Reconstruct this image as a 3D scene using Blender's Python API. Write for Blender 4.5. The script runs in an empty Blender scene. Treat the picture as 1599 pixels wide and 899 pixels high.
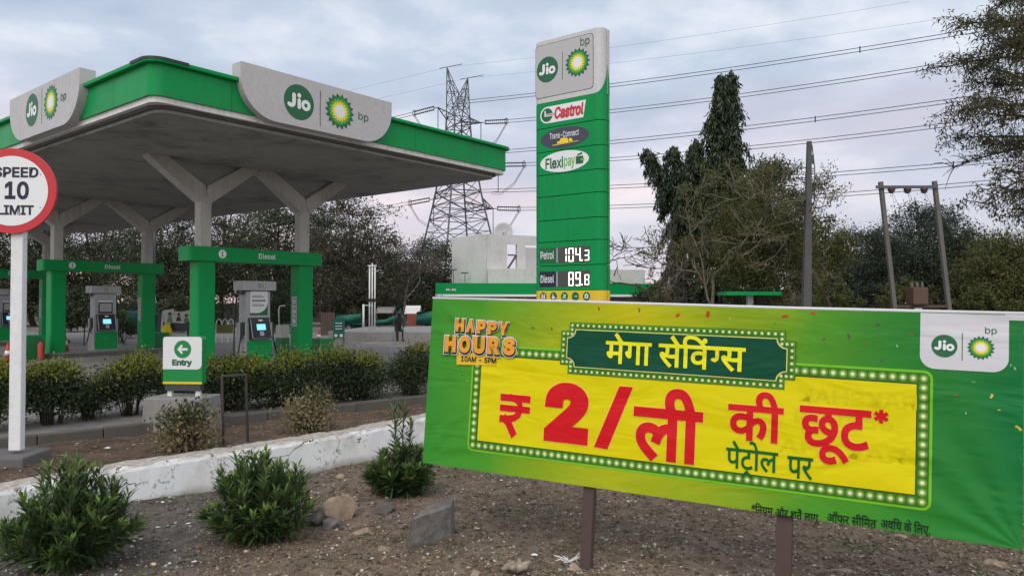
import bpy, bmesh, math, random, os
import numpy as np
from mathutils import Vector, Matrix

random.seed(7); RNG = np.random.default_rng(7)
SC = bpy.context.scene; COL = SC.collection
rad = math.radians

# ------------------------------------------------------------------ camera, sky, sun, exposure
F, CX, CY, HOR, H = 1165.0, 799.5, 449.5, 472.0, 1.78
PITCH = math.atan((HOR - CY) / F)
cam = bpy.data.cameras.new('camera'); cam_o = bpy.data.objects.new('camera', cam); COL.objects.link(cam_o)
cam.sensor_width = 36; cam.lens = 36 * F / 1599; cam.clip_end = 5000; cam.clip_start = .05
cam_o.location = (0, 0, H); cam_o.rotation_euler = (rad(90) + PITCH, 0, 0); SC.camera = cam_o

SUN_EL, SUN_AZ = rad(48), rad(200)          # soft bright part of the overcast, behind the camera's left shoulder
world = bpy.data.worlds.new('World'); SC.world = world; world.use_nodes = True
def build_world():
    nt = world.node_tree; N = nt.nodes; L = nt.links; N.clear()
    out = N.new('ShaderNodeOutputWorld'); bg = N.new('ShaderNodeBackground'); bg.inputs[1].default_value = SKY_STRENGTH
    sky = N.new('ShaderNodeTexSky'); sky.sky_type = 'NISHITA'; sky.sun_disc = False
    sky.sun_elevation = SUN_EL; sky.sun_rotation = SUN_AZ; sky.air_density = 1.0; sky.dust_density = 1.5
    tc = N.new('ShaderNodeTexCoord')
    sep = N.new('ShaderNodeSeparateXYZ'); L.new(tc.outputs['Generated'], sep.inputs[0])
    # cloud deck: noise on the direction projected on a flat layer
    mx = N.new('ShaderNodeMath'); mx.operation = 'MAXIMUM'; mx.inputs[1].default_value = .0; L.new(sep.outputs[2], mx.inputs[0])
    ad = N.new('ShaderNodeMath'); ad.operation = 'ADD'; ad.inputs[1].default_value = .16; L.new(mx.outputs[0], ad.inputs[0])
    dv = N.new('ShaderNodeVectorMath'); dv.operation = 'DIVIDE'; L.new(tc.outputs['Generated'], dv.inputs[0])
    cb = N.new('ShaderNodeCombineXYZ')
    for k in range(3): L.new(ad.outputs[0], cb.inputs[k])
    L.new(cb.outputs[0], dv.inputs[1])
    mp = N.new('ShaderNodeMapping'); mp.inputs['Scale'].default_value = (1.0, 1.0, 1.0); mp.inputs['Location'].default_value = (3.1, 1.3, 0); L.new(dv.outputs[0], mp.inputs[0])
    n1 = N.new('ShaderNodeTexNoise'); n1.inputs['Scale'].default_value = 1.5; n1.inputs['Detail'].default_value = 7; n1.inputs['Roughness'].default_value = .56; n1.inputs['Distortion'].default_value = .15
    L.new(mp.outputs[0], n1.inputs['Vector'])
    r1 = N.new('ShaderNodeValToRGB'); L.new(n1.outputs[0], r1.inputs[0])
    e = r1.color_ramp.elements
    e[0].position = .38; e[0].color = (4.2, 4.9, 6.1, 1); e[1].position = .66; e[1].color = (7.8, 8.1, 8.6, 1)
    x = r1.color_ramp.elements.new(.5); x.color = (5.1, 5.75, 6.9, 1)
    # lavender to pink band low over the horizon
    r2 = N.new('ShaderNodeValToRGB'); L.new(sep.outputs[2], r2.inputs[0])
    e = r2.color_ramp.elements; e[0].position = 0.0; e[0].color = (1, 1, 1, 1); e[1].position = .30; e[1].color = (0, 0, 0, 1)
    n2 = N.new('ShaderNodeTexNoise'); n2.inputs['Scale'].default_value = 2.6; n2.inputs['Detail'].default_value = 3
    mp2 = N.new('ShaderNodeMapping'); mp2.inputs['Scale'].default_value = (1, 1, 4.5); L.new(tc.outputs['Generated'], mp2.inputs[0]); L.new(mp2.outputs[0], n2.inputs['Vector'])
    r3 = N.new('ShaderNodeValToRGB'); L.new(n2.outputs[0], r3.inputs[0]); e = r3.color_ramp.elements
    e[0].position = .44; e[0].color = (6.2, 5.8, 6.5, 1); e[1].position = .64; e[1].color = (9.2, 6.7, 6.5, 1)
    m1 = N.new('ShaderNodeMix'); m1.data_type = 'RGBA'; L.new(r2.outputs[0], m1.inputs[0]); L.new(r1.outputs[0], m1.inputs[6]); L.new(r3.outputs[0], m1.inputs[7])
    # brighter deck behind the camera (away from the dusk side)
    r4 = N.new('ShaderNodeMapRange'); r4.inputs[1].default_value = .25; r4.inputs[2].default_value = -.8; r4.inputs[3].default_value = 0; r4.inputs[4].default_value = 1
    L.new(sep.outputs[1], r4.inputs[0])
    sc = N.new('ShaderNodeMix'); sc.data_type = 'RGBA'; L.new(r4.outputs[0], sc.inputs[0]); L.new(m1.outputs[2], sc.inputs[6]); sc.inputs[7].default_value = (6.9 * SKY_BACK, 6.9 * SKY_BACK, 6.8 * SKY_BACK, 1)
    m2 = N.new('ShaderNodeMix'); m2.data_type = 'RGBA'; m2.inputs[0].default_value = .88; L.new(sky.outputs[0], m2.inputs[6]); L.new(sc.outputs[2], m2.inputs[7])
    L.new(m2.outputs[2], bg.inputs[0]); L.new(bg.outputs[0], out.inputs[0])
SKY_STRENGTH, SKY_BACK = .092, 1.75
build_world()
sun = bpy.data.lights.new('sun', 'SUN'); sun.energy = .9; sun.angle = rad(35); sun.color = (1, .96, .9)
sun_o = bpy.data.objects.new('sun', sun); COL.objects.link(sun_o)
_d = Vector((math.sin(SUN_AZ) * math.cos(SUN_EL), math.cos(SUN_AZ) * math.cos(SUN_EL), math.sin(SUN_EL)))
sun_o.rotation_euler = _d.to_track_quat('Z', 'Y').to_euler()
vs = SC.view_settings; vs.view_transform = 'Standard'; vs.look = 'None'; vs.gamma = 1; vs.exposure = 0.42; vs.use_curve_mapping = False

# ------------------------------------------------------------------ geometry of the view (photo pixel -> world)
_cp, _sp = math.cos(PITCH), math.sin(PITCH)
def ray(px, py):
    x, z = (px - CX) / F, -(py - CY) / F
    return Vector((x, _cp - z * _sp, _sp + z * _cp))
def at(px, py, Y):
    d = ray(px, py); return Vector((0, 0, H)) + d * (Y / d.y)
def onz(px, py, z):
    d = ray(px, py); return Vector((0, 0, H)) + d * ((z - H) / d.z)

class Plane:
    """flat face in the world: origin o, right r, up u, outward normal n"""
    def __init__(s, o, r, u):
        s.o = Vector(o); s.r = Vector(r).normalized(); s.n = s.r.cross(Vector(u)).normalized(); s.u = s.n.cross(s.r).normalized()
    def st(s, px, py):
        d = ray(px, py); c = Vector((0, 0, H)); k = (s.o - c).dot(s.n) / d.dot(s.n); q = c + d * k - s.o
        return q.dot(s.r), q.dot(s.u)
    def p(s, a, b, c=0): return s.o + s.r * a + s.u * b + s.n * c
    def mat(s): return Matrix(((s.r.x, s.u.x, s.n.x, s.o.x), (s.r.y, s.u.y, s.n.y, s.o.y), (s.r.z, s.u.z, s.n.z, s.o.z), (0, 0, 0, 1)))

# ------------------------------------------------------------------ objects
WM = {}
def tag(o, label=None, cat=None, group=None, kind=None):
    if label: o['label'] = label
    if cat: o['category'] = cat
    if group: o['group'] = group
    if kind: o['kind'] = kind
    return o
def thing(name, label, cat, loc=(0, 0, 0), rz=0, group=None, M=None):
    o = bpy.data.objects.new(name, None); COL.objects.link(o); o.empty_display_size = .2
    o.matrix_world = M if M is not None else Matrix.Translation(Vector(loc)) @ Matrix.Rotation(rz, 4, 'Z')
    WM[o.name] = o.matrix_world.copy()
    return tag(o, label, cat, group)
def copy_tree(o, parent=None):
    c = o.copy(); COL.objects.link(c)
    if parent is not None: c.parent = parent
    for ch in list(o.children): copy_tree(ch, c)
    return c
def link(name, me, mat, parent=None, smooth=False, bevel=0, seg=2):
    o = bpy.data.objects.new(name, me); COL.objects.link(o)
    if mat is not None:
        for m in (mat if isinstance(mat, (list, tuple)) else [mat]): me.materials.append(m)
    if parent is not None: o.parent = parent; WM[o.name] = WM.get(parent.name, Matrix.Identity(4))
    if smooth: me.polygons.foreach_set('use_smooth', [True] * len(me.polygons))
    if bevel:
        b = o.modifiers.new('bevel', 'BEVEL'); b.width = bevel; b.segments = seg; b.limit_method = 'ANGLE'; b.angle_limit = rad(40)
    return o

class MB:
    """collects shapes; build() links them as one mesh (verts are in the parent's frame unless world=True)"""
    def __init__(s): s.v = []; s.f = []; s.m = []
    def add(s, vs, fs, mi=0):
        b = len(s.v); s.v += [tuple(q) for q in vs]; s.f += [tuple(i + b for i in f) for f in fs]; s.m += [mi] * len(fs); return s
    def box(s, c, d, rz=0, mi=0, taper=1.0, tx=None):
        cx, cy, cz = c; dx, dy, dz = d[0] / 2, d[1] / 2, d[2] / 2; q = []
        for z in (-1, 1):
            k = taper if z > 0 else 1
            for x, y in ((-1, -1), (1, -1), (1, 1), (-1, 1)):
                X, Y = x * dx * k, y * dy * k
                if rz: X, Y = X * math.cos(rz) - Y * math.sin(rz), X * math.sin(rz) + Y * math.cos(rz)
                q.append((cx + X, cy + Y, cz + z * dz))
        return s.add(q, ((3, 2, 1, 0), (4, 5, 6, 7), (0, 1, 5, 4), (1, 2, 6, 5), (2, 3, 7, 6), (3, 0, 4, 7)), mi)
    def prism(s, poly, z0, z1, mi=0):
        n = len(poly); q = [(x, y, z0) for x, y in poly] + [(x, y, z1) for x, y in poly]
        return s.add(q, [tuple(range(n - 1, -1, -1)), tuple(range(n, 2 * n))] + [(i, (i + 1) % n, n + (i + 1) % n, n + i) for i in range(n)], mi)
    def extr(s, pts, vec, mi=0):
        """closed solid from a 3-D polygon pushed along vec"""
        n = len(pts); vec = Vector(vec); q = [Vector(p) for p in pts]; q = q + [p + vec for p in q]
        return s.add(q, [tuple(range(n - 1, -1, -1)), tuple(range(n, 2 * n))] + [(i, (i + 1) % n, n + (i + 1) % n, n + i) for i in range(n)], mi)
    def tube(s, pts, r, n=8, mi=0, cap=True):
        pts = [Vector(p) for p in pts]; k = len(pts)
        rs = list(r) if isinstance(r, (list, tuple)) else [r] * k
        t0 = (pts[1] - pts[0]).normalized(); ref = Vector((0, 0, 1)) if abs(t0.z) < .9 else Vector((1, 0, 0))
        a = t0.cross(ref).normalized(); q = []
        for i in range(k):
            t = (pts[min(i + 1, k - 1)] - pts[max(i - 1, 0)]).normalized()
            a = (a - t * a.dot(t)).normalized(); b = t.cross(a)
            for j in range(n):
                w = 2 * math.pi * j / n; q.append(pts[i] + (a * math.cos(w) + b * math.sin(w)) * rs[i])
        f = [(i * n + j, i * n + (j + 1) % n, (i + 1) * n + (j + 1) % n, (i + 1) * n + j) for i in range(k - 1) for j in range(n)]
        if cap: f += [tuple(range(n - 1, -1, -1)), tuple(range((k - 1) * n, k * n))]
        return s.add(q, f, mi)
    def bar(s, a, b, w, h=None, mi=0, up=(0, 0, 1)):
        """square bar from a to b"""
        a, b = Vector(a), Vector(b); h = h or w; t = (b - a).normalized(); u = Vector(up)
        if abs(t.dot(u)) > .95: u = Vector((1, 0, 0))
        x = t.cross(u).normalized(); y = x.cross(t); q = []
        for p in (a, b):
            for i, j in ((-1, -1), (1, -1), (1, 1), (-1, 1)): q.append(p + x * (i * w / 2) + y * (j * h / 2))
        return s.add(q, ((0, 1, 2, 3), (7, 6, 5, 4), (0, 4, 5, 1), (1, 5, 6, 2), (2, 6, 7, 3), (3, 7, 4, 0)), mi)
    def lathe(s, prof, c=(0, 0, 0), n=16, mi=0):
        q = []; k = len(prof)
        for r, z in prof:
            for j in range(n): w = 2 * math.pi * j / n; q.append((c[0] + r * math.cos(w), c[1] + r * math.sin(w), c[2] + z))
        f = [(i * n + j, i * n + (j + 1) % n, (i + 1) * n + (j + 1) % n, (i + 1) * n + j) for i in range(k - 1) for j in range(n)]
        f += [tuple(range(n - 1, -1, -1)), tuple(range((k - 1) * n, k * n))]
        return s.add(q, f, mi)
    def flat(s, pts, mi=0): return s.add(pts, [tuple(range(len(pts)))], mi)
    def build(s, name, mat, parent=None, world=False, smooth=False, bevel=0, seg=2):
        me = bpy.data.meshes.new(name); vs_ = s.v
        if world and parent is not None:
            im = WM[parent.name].inverted(); vs_ = [tuple(im @ Vector(q)) for q in vs_]
        me.from_pydata(vs_, [], s.f); 
        if any(s.m): me.polygons.foreach_set('material_index', s.m)
        me.update()
        return link(name, me, mat, parent, smooth, bevel, seg)

def np_mesh(name, V, Fq, mat, parent=None, smooth=False, mi=None):
    """fast mesh from numpy arrays: V (n,3), Fq (m,k)"""
    me = bpy.data.meshes.new(name); k = Fq.shape[1]
    me.vertices.add(len(V)); me.vertices.foreach_set('co', np.ascontiguousarray(V, dtype=np.float32).ravel())
    me.loops.add(Fq.size); me.loops.foreach_set('vertex_index', np.ascontiguousarray(Fq, dtype=np.int32).ravel())
    me.polygons.add(len(Fq)); me.polygons.foreach_set('loop_start', np.arange(0, Fq.size, k, dtype=np.int32)); me.polygons.foreach_set('loop_total', np.full(len(Fq), k, dtype=np.int32))
    me.update(calc_edges=True); me.validate()
    if mi is not None: me.polygons.foreach_set('material_index', np.ascontiguousarray(mi, dtype=np.int32))
    return link(name, me, mat, parent, smooth)

def ell(cx, cy, rx, ry, n=32, a0=0, a1=2 * math.pi):
    full = abs(a1 - a0 - 2 * math.pi) < 1e-6
    return [(cx + rx * math.cos(a0 + (a1 - a0) * i / (n if full else n - 1)), cy + ry * math.sin(a0 + (a1 - a0) * i / (n if full else n - 1))) for i in range(n)]
def rrect(x0, y0, x1, y1, r, n=6):
    """rounded rectangle; r = radius or (bl, br, tr, tl)"""
    r = r if isinstance(r, (list, tuple)) else (r,) * 4; o = []
    for (cx, cy, a, rr) in ((x0, y0, math.pi, r[0]), (x1, y0, 1.5 * math.pi, r[1]), (x1, y1, 0, r[2]), (x0, y1, .5 * math.pi, r[3])):
        if rr < 1e-6: o.append((cx, cy)); continue
        kx = cx + rr if cx == x0 else cx - rr; ky = cy + rr if cy == y0 else cy - rr
        o += [(kx + rr * math.cos(a + .5 * math.pi * i / n), ky + rr * math.sin(a + .5 * math.pi * i / n)) for i in range(n + 1)]
    return o

# ------------------------------------------------------------------ materials
def lin(r, g, b):
    f = lambda c: (c / 255 / 12.92) if c <= 10.3 else ((c / 255 + .055) / 1.055) ** 2.4
    return (f(r), f(g), f(b), 1)
MATS = {}
class NT:
    def __init__(s, m): s.nt = m.node_tree; s.N = s.nt.nodes; s.L = s.nt.links; s.b = s.N['Principled BSDF']
    def coord(s, kind='Object', scale=(1, 1, 1)):
        t = s.N.new('ShaderNodeTexCoord'); mp = s.N.new('ShaderNodeMapping'); mp.inputs['Scale'].default_value = scale; s.L.new(t.outputs[kind], mp.inputs[0]); return mp.outputs[0]
    def pos(s, scale=(1, 1, 1)):
        t = s.N.new('ShaderNodeNewGeometry'); mp = s.N.new('ShaderNodeMapping'); mp.inputs['Scale'].default_value = scale; s.L.new(t.outputs['Position'], mp.inputs[0]); return mp.outputs[0]
    def noise(s, vec, scale, detail=4, rough=.55, dist=0):
        n = s.N.new('ShaderNodeTexNoise'); n.inputs['Scale'].default_value = scale; n.inputs['Detail'].default_value = detail; n.inputs['Roughness'].default_value = rough; n.inputs['Distortion'].default_value = dist
        s.L.new(vec, n.inputs['Vector']); return n.outputs[0]
    def voro(s, vec, scale, feat='F1', out='Distance'):
        n = s.N.new('ShaderNodeTexVoronoi'); n.feature = feat; n.inputs['Scale'].default_value = scale; s.L.new(vec, n.inputs['Vector']); return n.outputs[out]
    def ramp(s, fac, stops, interp='LINEAR'):
        r = s.N.new('ShaderNodeValToRGB'); r.color_ramp.interpolation = interp; s.L.new(fac, r.inputs[0]); e = r.color_ramp.elements
        while len(e) < len(stops): e.new(.5)
        for k, (p, c) in enumerate(sorted(stops, key=lambda q: q[0])):
            e[k].position = p; e[k].color = c if len(c) == 4 else (*c, 1)
        return r.outputs[0]
    def val(s, fac, a, b, c=0, d=1):
        r = s.N.new('ShaderNodeMapRange'); s.L.new(fac, r.inputs[0])
        for k, q in enumerate((a, b, c, d)): r.inputs[k + 1].default_value = q
        return r.outputs[0]
    def mix(s, fac, a, b, mode='MIX'):
        m = s.N.new('ShaderNodeMix'); m.data_type = 'RGBA'; m.blend_type = mode
        for sock, q in ((m.inputs[0], fac), (m.inputs[6], a), (m.inputs[7], b)):
            if hasattr(q, 'is_linked'): s.L.new(q, sock)
            else: sock.default_value = q
        return m.outputs[2]
    def math(s, op, a, b=None):
        m = s.N.new('ShaderNodeMath'); m.operation = op
        for k, q in enumerate((a, b)):
            if q is None: continue
            if hasattr(q, 'is_linked'): s.L.new(q, m.inputs[k])
            else: m.inputs[k].default_value = q
        return m.outputs[0]
    def bump(s, h, strength=.3, dist=.01):
        b = s.N.new('ShaderNodeBump'); b.inputs['Strength'].default_value = strength; b.inputs['Distance'].default_value = dist; s.L.new(h, b.inputs['Height']); s.L.new(b.outputs[0], s.b.inputs['Normal']); return b.outputs[0]
    def col(s, c): s.L.new(c, s.b.inputs['Base Color'])
    def rough(s, c): s.L.new(c, s.b.inputs['Roughness'])
def newmat(name, color=(.5, .5, .5, 1), rough=.5, metal=0, spec=.5):
    m = bpy.data.materials.new(name); m.use_nodes = True; b = m.node_tree.nodes['Principled BSDF']
    b.inputs['Base Color'].default_value = color if len(color) == 4 else (*color, 1); b.inputs['Roughness'].default_value = rough; b.inputs['Metallic'].default_value = metal; b.inputs['Specular IOR Level'].default_value = spec
    MATS[name] = m; return m
def worn(name, color, rough=.5, dirt=(.12, .1, .08, 1), amt=.35, scale=3, streak=True, bump=.1, metal=0, spec=.5):
    """a painted or cast surface with uneven dirt and rain streaks"""
    m = newmat(name, color, rough, metal, spec); t = NT(m); v = t.pos()
    n1 = t.noise(v, scale, 6, .62); n2 = t.noise(t.pos((9, 9, .7)), 1.3, 4, .6) if streak else t.noise(v, scale * 4, 3)
    a = t.math('MULTIPLY', t.val(n1, .42, .75), t.val(n2, .35, .75)); a = t.math('MULTIPLY', a, amt * 2)
    c = t.mix(a, color if len(color) == 4 else (*color, 1), dirt); n3 = t.noise(v, scale * 14, 3)
    c = t.mix(t.val(n3, .3, .7, 0, .12), c, (.02, .02, .02, 1)); t.col(c)
    t.rough(t.val(n1, .3, .7, max(rough - .1, .05), min(rough + .15, 1)))
    if bump: t.bump(t.noise(v, scale * 25, 3), bump, .004)
    return m
def emis(name, color, strength):
    m = newmat(name, (.02, .02, .02, 1), .4); b = m.node_tree.nodes['Principled BSDF']; b.inputs['Emission Color'].default_value = color if len(color) == 4 else (*color, 1); b.inputs['Emission Strength'].default_value = strength; return m

GREEN = (.002, .285, .07, 1)
M_green = worn('green_enamel', GREEN, .34, (.03, .1, .05, 1), .18, 1.5, bump=.03, spec=.14)
M_green_d = worn('green_enamel_dark', (.006, .16, .04, 1), .45, (.03, .06, .03, 1), .2, 2, bump=.03)
M_white = worn('white_paint', (.74, .74, .75, 1), .5, (.3, .27, .22, 1), .2, 2)
M_board = worn('sign_board_white', (.50, .48, .49, 1), .4, (.30, .27, .26, 1), .22, 1.1, bump=0, spec=.2)
M_trim = worn('aluminium_trim', (.74, .72, .69, 1), .45, (.15, .12, .1, 1), .4, 1.5)
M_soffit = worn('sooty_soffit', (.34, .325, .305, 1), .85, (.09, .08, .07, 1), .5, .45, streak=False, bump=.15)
M_column = worn('grey_column_paint', (.49, .47, .45, 1), .7, (.16, .14, .12, 1), .45, 1.4, bump=.2)
M_concrete = worn('concrete', (.27, .26, .25, 1), .9, (.1, .09, .08, 1), .5, 2.5, bump=.5)
M_concrete_d = worn('dark_concrete', (.12, .115, .11, 1), .9, (.05, .045, .04, 1), .5, 3, bump=.5)
M_black = newmat('black_plastic', (.012, .012, .014, 1), .4)
M_rubber = newmat('black_rubber', (.015, .015, .015, 1), .75)
M_steel = worn('grey_steel', (.33, .33, .35, 1), .42, (.15, .14, .13, 1), .3, 3, metal=.5)
M_silver = worn('silver_panel', (.36, .36, .38, 1), .4, (.18, .18, .18, 1), .25, 3, metal=.25, bump=.03)
M_galv = newmat('galvanised_steel', (.085, .09, .10, 1), .6, .3)
M_rust = worn('brown_post_steel', (.075, .045, .038, 1), .6, (.05, .03, .02, 1), .5, 6)
M_yellow = newmat('yellow_paint', (.78, .55, .01, 1), .45)
M_red = newmat('red_paint', (.52, .02, .03, 1), .45)
M_cone = worn('faded_cone_red', (.45, .05, .03, 1), .6, (.2, .05, .04, 1), .3, 6)
M_navy = newmat('navy_print', (.006, .008, .03, 1), .5)
M_wgreen = newmat('print_dark_green', (.003, .105, .035, 1), .45)
M_lgreen = newmat('print_lime_green', (.12, .42, .02, 1), .45)
M_pyel = newmat('print_yellow', (.85, .6, .01, 1), .45)
M_pwhite = newmat('print_white', (.74, .74, .76, 1), .45)
M_dgrey = newmat('dark_grey_print', (.05, .05, .055, 1), .5)
M_mgreen = newmat('print_mid_green', (.004, .23, .05, 1), .45)

# ------------------------------------------------------------------ lettering and emblems (flat prints)
def _font():
    try:
        p = os.path.join(bpy.utils.system_resource('DATAFILES'), 'fonts', 'Inter.woff2')
        return bpy.data.fonts.load(p) if os.path.exists(p) else None
    except Exception: return None
INTER = _font()
def glyph(ch, bold=0, font=None, flat=.06, res=4):
    c = bpy.data.curves.new('glyph', 'FONT'); c.body = ch; c.size = 1; c.bevel_depth = bold; c.bevel_resolution = 0; c.resolution_u = res
    if font is not None: c.font = font
    o = bpy.data.objects.new('glyph', c); COL.objects.link(o); dg = bpy.context.evaluated_depsgraph_get(); dg.update()
    me = bpy.data.meshes.new_from_object(o.evaluated_get(dg))
    V = np.empty(len(me.vertices) * 3, dtype=np.float32); me.vertices.foreach_get('co', V); V = V.reshape(-1, 3).copy(); V[:, 2] *= flat
    Fs = [tuple(p.vertices) for p in me.polygons]
    bpy.data.objects.remove(o); bpy.data.curves.remove(c); bpy.data.meshes.remove(me)
    return V, Fs
def advance(ch, font=None):
    """advance width by measuring a doubled mark after it"""
    a, _ = glyph('|' * 9, 0, font); b, _ = glyph(ch + '|' * 9, 0, font)
    return b[:, 0].max() - a[:, 0].max()
GC = {}
def word(text, bold=0, font='inter', flat=.06, track=0, custom=None):
    """lays glyphs side by side; every second glyph sits a hair lower so nothing is coplanar. Returns V, F"""
    fo = INTER if font == 'inter' else None
    V, Fs, x = [], [], 0.0; n = 0
    for i, ch in enumerate(text):
        if ch == ' ': x += .26; continue
        if custom and ch in custom:
            v, f, adv = custom[ch]; v = v.copy()
        else:
            key = (ch, bold, font)
            if key not in GC: GC[key] = (*glyph(ch, bold, fo, flat), advance(ch, fo))
            v, f, adv = GC[key]; v = v.copy()
        v[:, 0] += x; v[:, 2] += .012 * flat / .06 * (i % 3); x += adv + track
        V.append(v); Fs += [tuple(q + n for q in p) for p in f]; n += len(v)
    return np.concatenate(V), Fs
def stroke(pts, w, z=0):
    """a pen stroke of width w as one polygon strip"""
    P = [Vector((*p, 0)) for p in pts]; l, r = [], []
    for i, p in enumerate(P):
        t = (P[min(i + 1, len(P) - 1)] - P[max(i - 1, 0)]).normalized(); k = Vector((-t.y, t.x, 0)) * w / 2
        l.append(p + k); r.append(p - k)
    n = len(P); V = np.array([(q.x, q.y, z) for q in l + r], dtype=np.float32)
    return V, [(n + i, n + i + 1, i + 1, i) for i in range(n - 1)]
def put(pl, V, Fs, box, name, mat, parent, lift=.003, thick=None, shear=0, keep=False, mirror=False):
    """fits a word into a box (s0,t0,s1,t1) on a plane"""
    s0, t0, s1, t1 = box; lo, hi = V[:, :2].min(0), V[:, :2].max(0)
    kx, ky = (s1 - s0) / (hi[0] - lo[0]), (t1 - t0) / (hi[1] - lo[1])
    b = MB(); zs = thick if thick is not None else min(abs(kx), abs(ky)); zmin = V[:, 2].min()
    vv = []
    for x, y, z in V:
        yy = (y - lo[1]) * ky; xx = (x - lo[0]) * kx
        if mirror: xx = (s1 - s0) - xx
        vv.append(pl.p(s0 + xx + shear * yy, t0 + yy, lift + (z - zmin) * zs))
    b.add(vv, Fs); return b.build(name, mat, parent, world=True)
def pbox(pl, a, b):
    """box on the plane from two photo pixels (lower-left, upper-right)"""
    s0, t0 = pl.st(*a); s1, t1 = pl.st(*b); return (s0, t0, s1, t1)
def write(pl, text, a, b, mat, parent, name='lettering', bold=.02, font='inter', lift=.003, shear=0, track=0, custom=None, mirror=False):
    V, Fs = word(text, bold, font, track=track, custom=custom); return put(pl, V, Fs, pbox(pl, a, b), name, mat, parent, lift, shear=shear, mirror=mirror)
def shape(pl, polys, name, mat, parent, lift=.002, back=None):
    """flat polygons (in plane coordinates) as one print; back: makes a solid reaching that far behind"""
    b = MB()
    for q in polys:
        if back is None: b.flat([pl.p(x, y, lift) for x, y in q])
        else: b.extr([pl.p(x, y, -back) for x, y in q], pl.n * (back + lift))
    return b.build(name, mat, parent, world=True)
def star(cx, cy, R, r, n=18, rot=0, sx=1):
    o = []
    for i in range(n):
        for k, (q, w) in enumerate(((r, -.5), (R * .9 + r * .1, -.2), (R, 0), (R * .9 + r * .1, .2))):
            a = 2 * math.pi * (i + w) / n + rot
            if k in (1, 3): q = r + (R - r) * .55
            o.append((cx + q * math.cos(a) * sx, cy + q * math.sin(a)))
    return o
def helios(pl, cx, cy, R, parent, lift=.004, step=.0012, sx=1):
    h = math.pi / 18
    for k, (m, a, b, rt) in enumerate(((M_wgreen, 1, .8, 0), (M_mgreen, .84, .66, h), (M_lgreen, .74, .55, 0), (M_pyel, .6, .44, h), (M_pwhite, .42, .31, 0))):
        shape(pl, [star(cx, cy, R * a, R * b, 18, rt, sx)], 'petal_ring', m, parent, lift + k * step)
def jio(pl, cx, cy, R, parent, lift=.004, sx=1, disc=None):
    shape(pl, [ell(cx, cy, R * sx, R, 40)], 'logo_disc', disc or M_wgreen, parent, lift)
    b = MB(); q = lambda x, y, z: pl.p(cx + x * R * sx, cy + y * R, lift + .0015 + z * .0002)
    def pen(P, w, z):
        V, Fs = stroke(P, w); b.add([q(x, y, z) for x, y, _ in V], Fs)
        for k, (x, y) in enumerate((P[0], P[-1])): b.flat([q(u, v, z + 1 + k) for u, v in ell(x, y, w / 2, w / 2, 14)])
    pen([(-.34, .36), (-.34, -.06), (-.37, -.17), (-.45, -.25), (-.56, -.25), (-.66, -.21)], .235, 0)
    pen([(0, .10), (0, -.28)], .225, 4); b.flat([q(u, v, 8) for u, v in ell(0, .385, .13, .13, 16)])
    o, i = ell(.45, -.10, .315, .315, 28), ell(.45, -.10, .115, .115, 28); b.add([q(x, y, 9) for x, y in o + i], [(k, (k + 1) % 28, 28 + (k + 1) % 28, 28 + k) for k in range(28)])
    b.build('lettering', M_pwhite, parent, world=True)
# ------------------------------------------------------------------ ground, wall, bed, forecourt
def vnoise(x, y, s, seed=0):
    r = np.random.default_rng(seed); G = r.random((64, 64)); X = x / s; Y = y / s; i = np.floor(X).astype(int); j = np.floor(Y).astype(int); fx = X - i; fy = Y - j
    fx = fx * fx * (3 - 2 * fx); fy = fy * fy * (3 - 2 * fy); g = lambda a, b: G[a % 64, b % 64]
    return (g(i, j) * (1 - fx) + g(i + 1, j) * fx) * (1 - fy) + (g(i, j + 1) * (1 - fx) + g(i + 1, j + 1) * fx) * fy
def dirt_z(x, y):
    x = np.asarray(x, float); y = np.asarray(y, float)
    w = np.clip((9.5 - np.hypot(x, y - 5)) / 3, 0, 1)
    return -.035 * (1 - w) + w * ((vnoise(x, y, 1.1, 1) - .5) * .07 + (vnoise(x, y, .33, 2) - .5) * .035 + (vnoise(x, y, .12, 3) - .5) * .02)

def dirt_material():
    m = newmat('dry_soil', (.1, .08, .06, 1), .95, spec=.15); t = NT(m); v = t.pos()
    a = t.noise(v, .55, 5, .6, .4); b = t.noise(v, 6, 6, .7); c = t.voro(v, 55); d = t.noise(v, 38, 4, .7)
    brown = t.ramp(b, [(.3, (.098, .068, .050)), (.5, (.175, .126, .094)), (.72, (.26, .195, .150))])
    grey = t.ramp(b, [(.3, (.058, .052, .048)), (.5, (.104, .094, .087)), (.74, (.17, .155, .144))])
    sx = t.N.new('ShaderNodeSeparateXYZ'); t.L.new(v, sx.inputs[0])
    side = t.math('ADD', t.val(sx.outputs[0], -2.45, -1.65), t.val(a, .3, .7, -.3, .3))   # tar and grit by the wall's left, soil elsewhere
    base = t.mix(side, grey, brown)
    green = t.mix(t.val(b, .3, .7), (.035, .05, .018, 1), (.075, .085, .035, 1))
    g = t.math('MULTIPLY', t.val(t.noise(v, 1.7, 5, .7), .52, .68), .6); base = t.mix(g, base, green)
    pale = t.val(d, .58, .70, 0, .8); base = t.mix(pale, base, (.33, .27, .21, 1))
    spk = t.noise(v, 105, 3, .8); base = t.mix(t.val(spk, .60, .68, 0, .8), base, (.42, .35, .28, 1)); base = t.mix(t.val(spk, .40, .30, 0, .8), base, (.02, .015, .012, 1)); dark = t.val(t.noise(v, 24, 5, .7), .42, .28, 0, .75); base = t.mix(dark, base, (.022, .017, .014, 1))
    t.col(base); t.bump(t.math('ADD', t.math('MULTIPLY', c, .6), d), .8, .02); return m
M_dirt = dirt_material()
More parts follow.
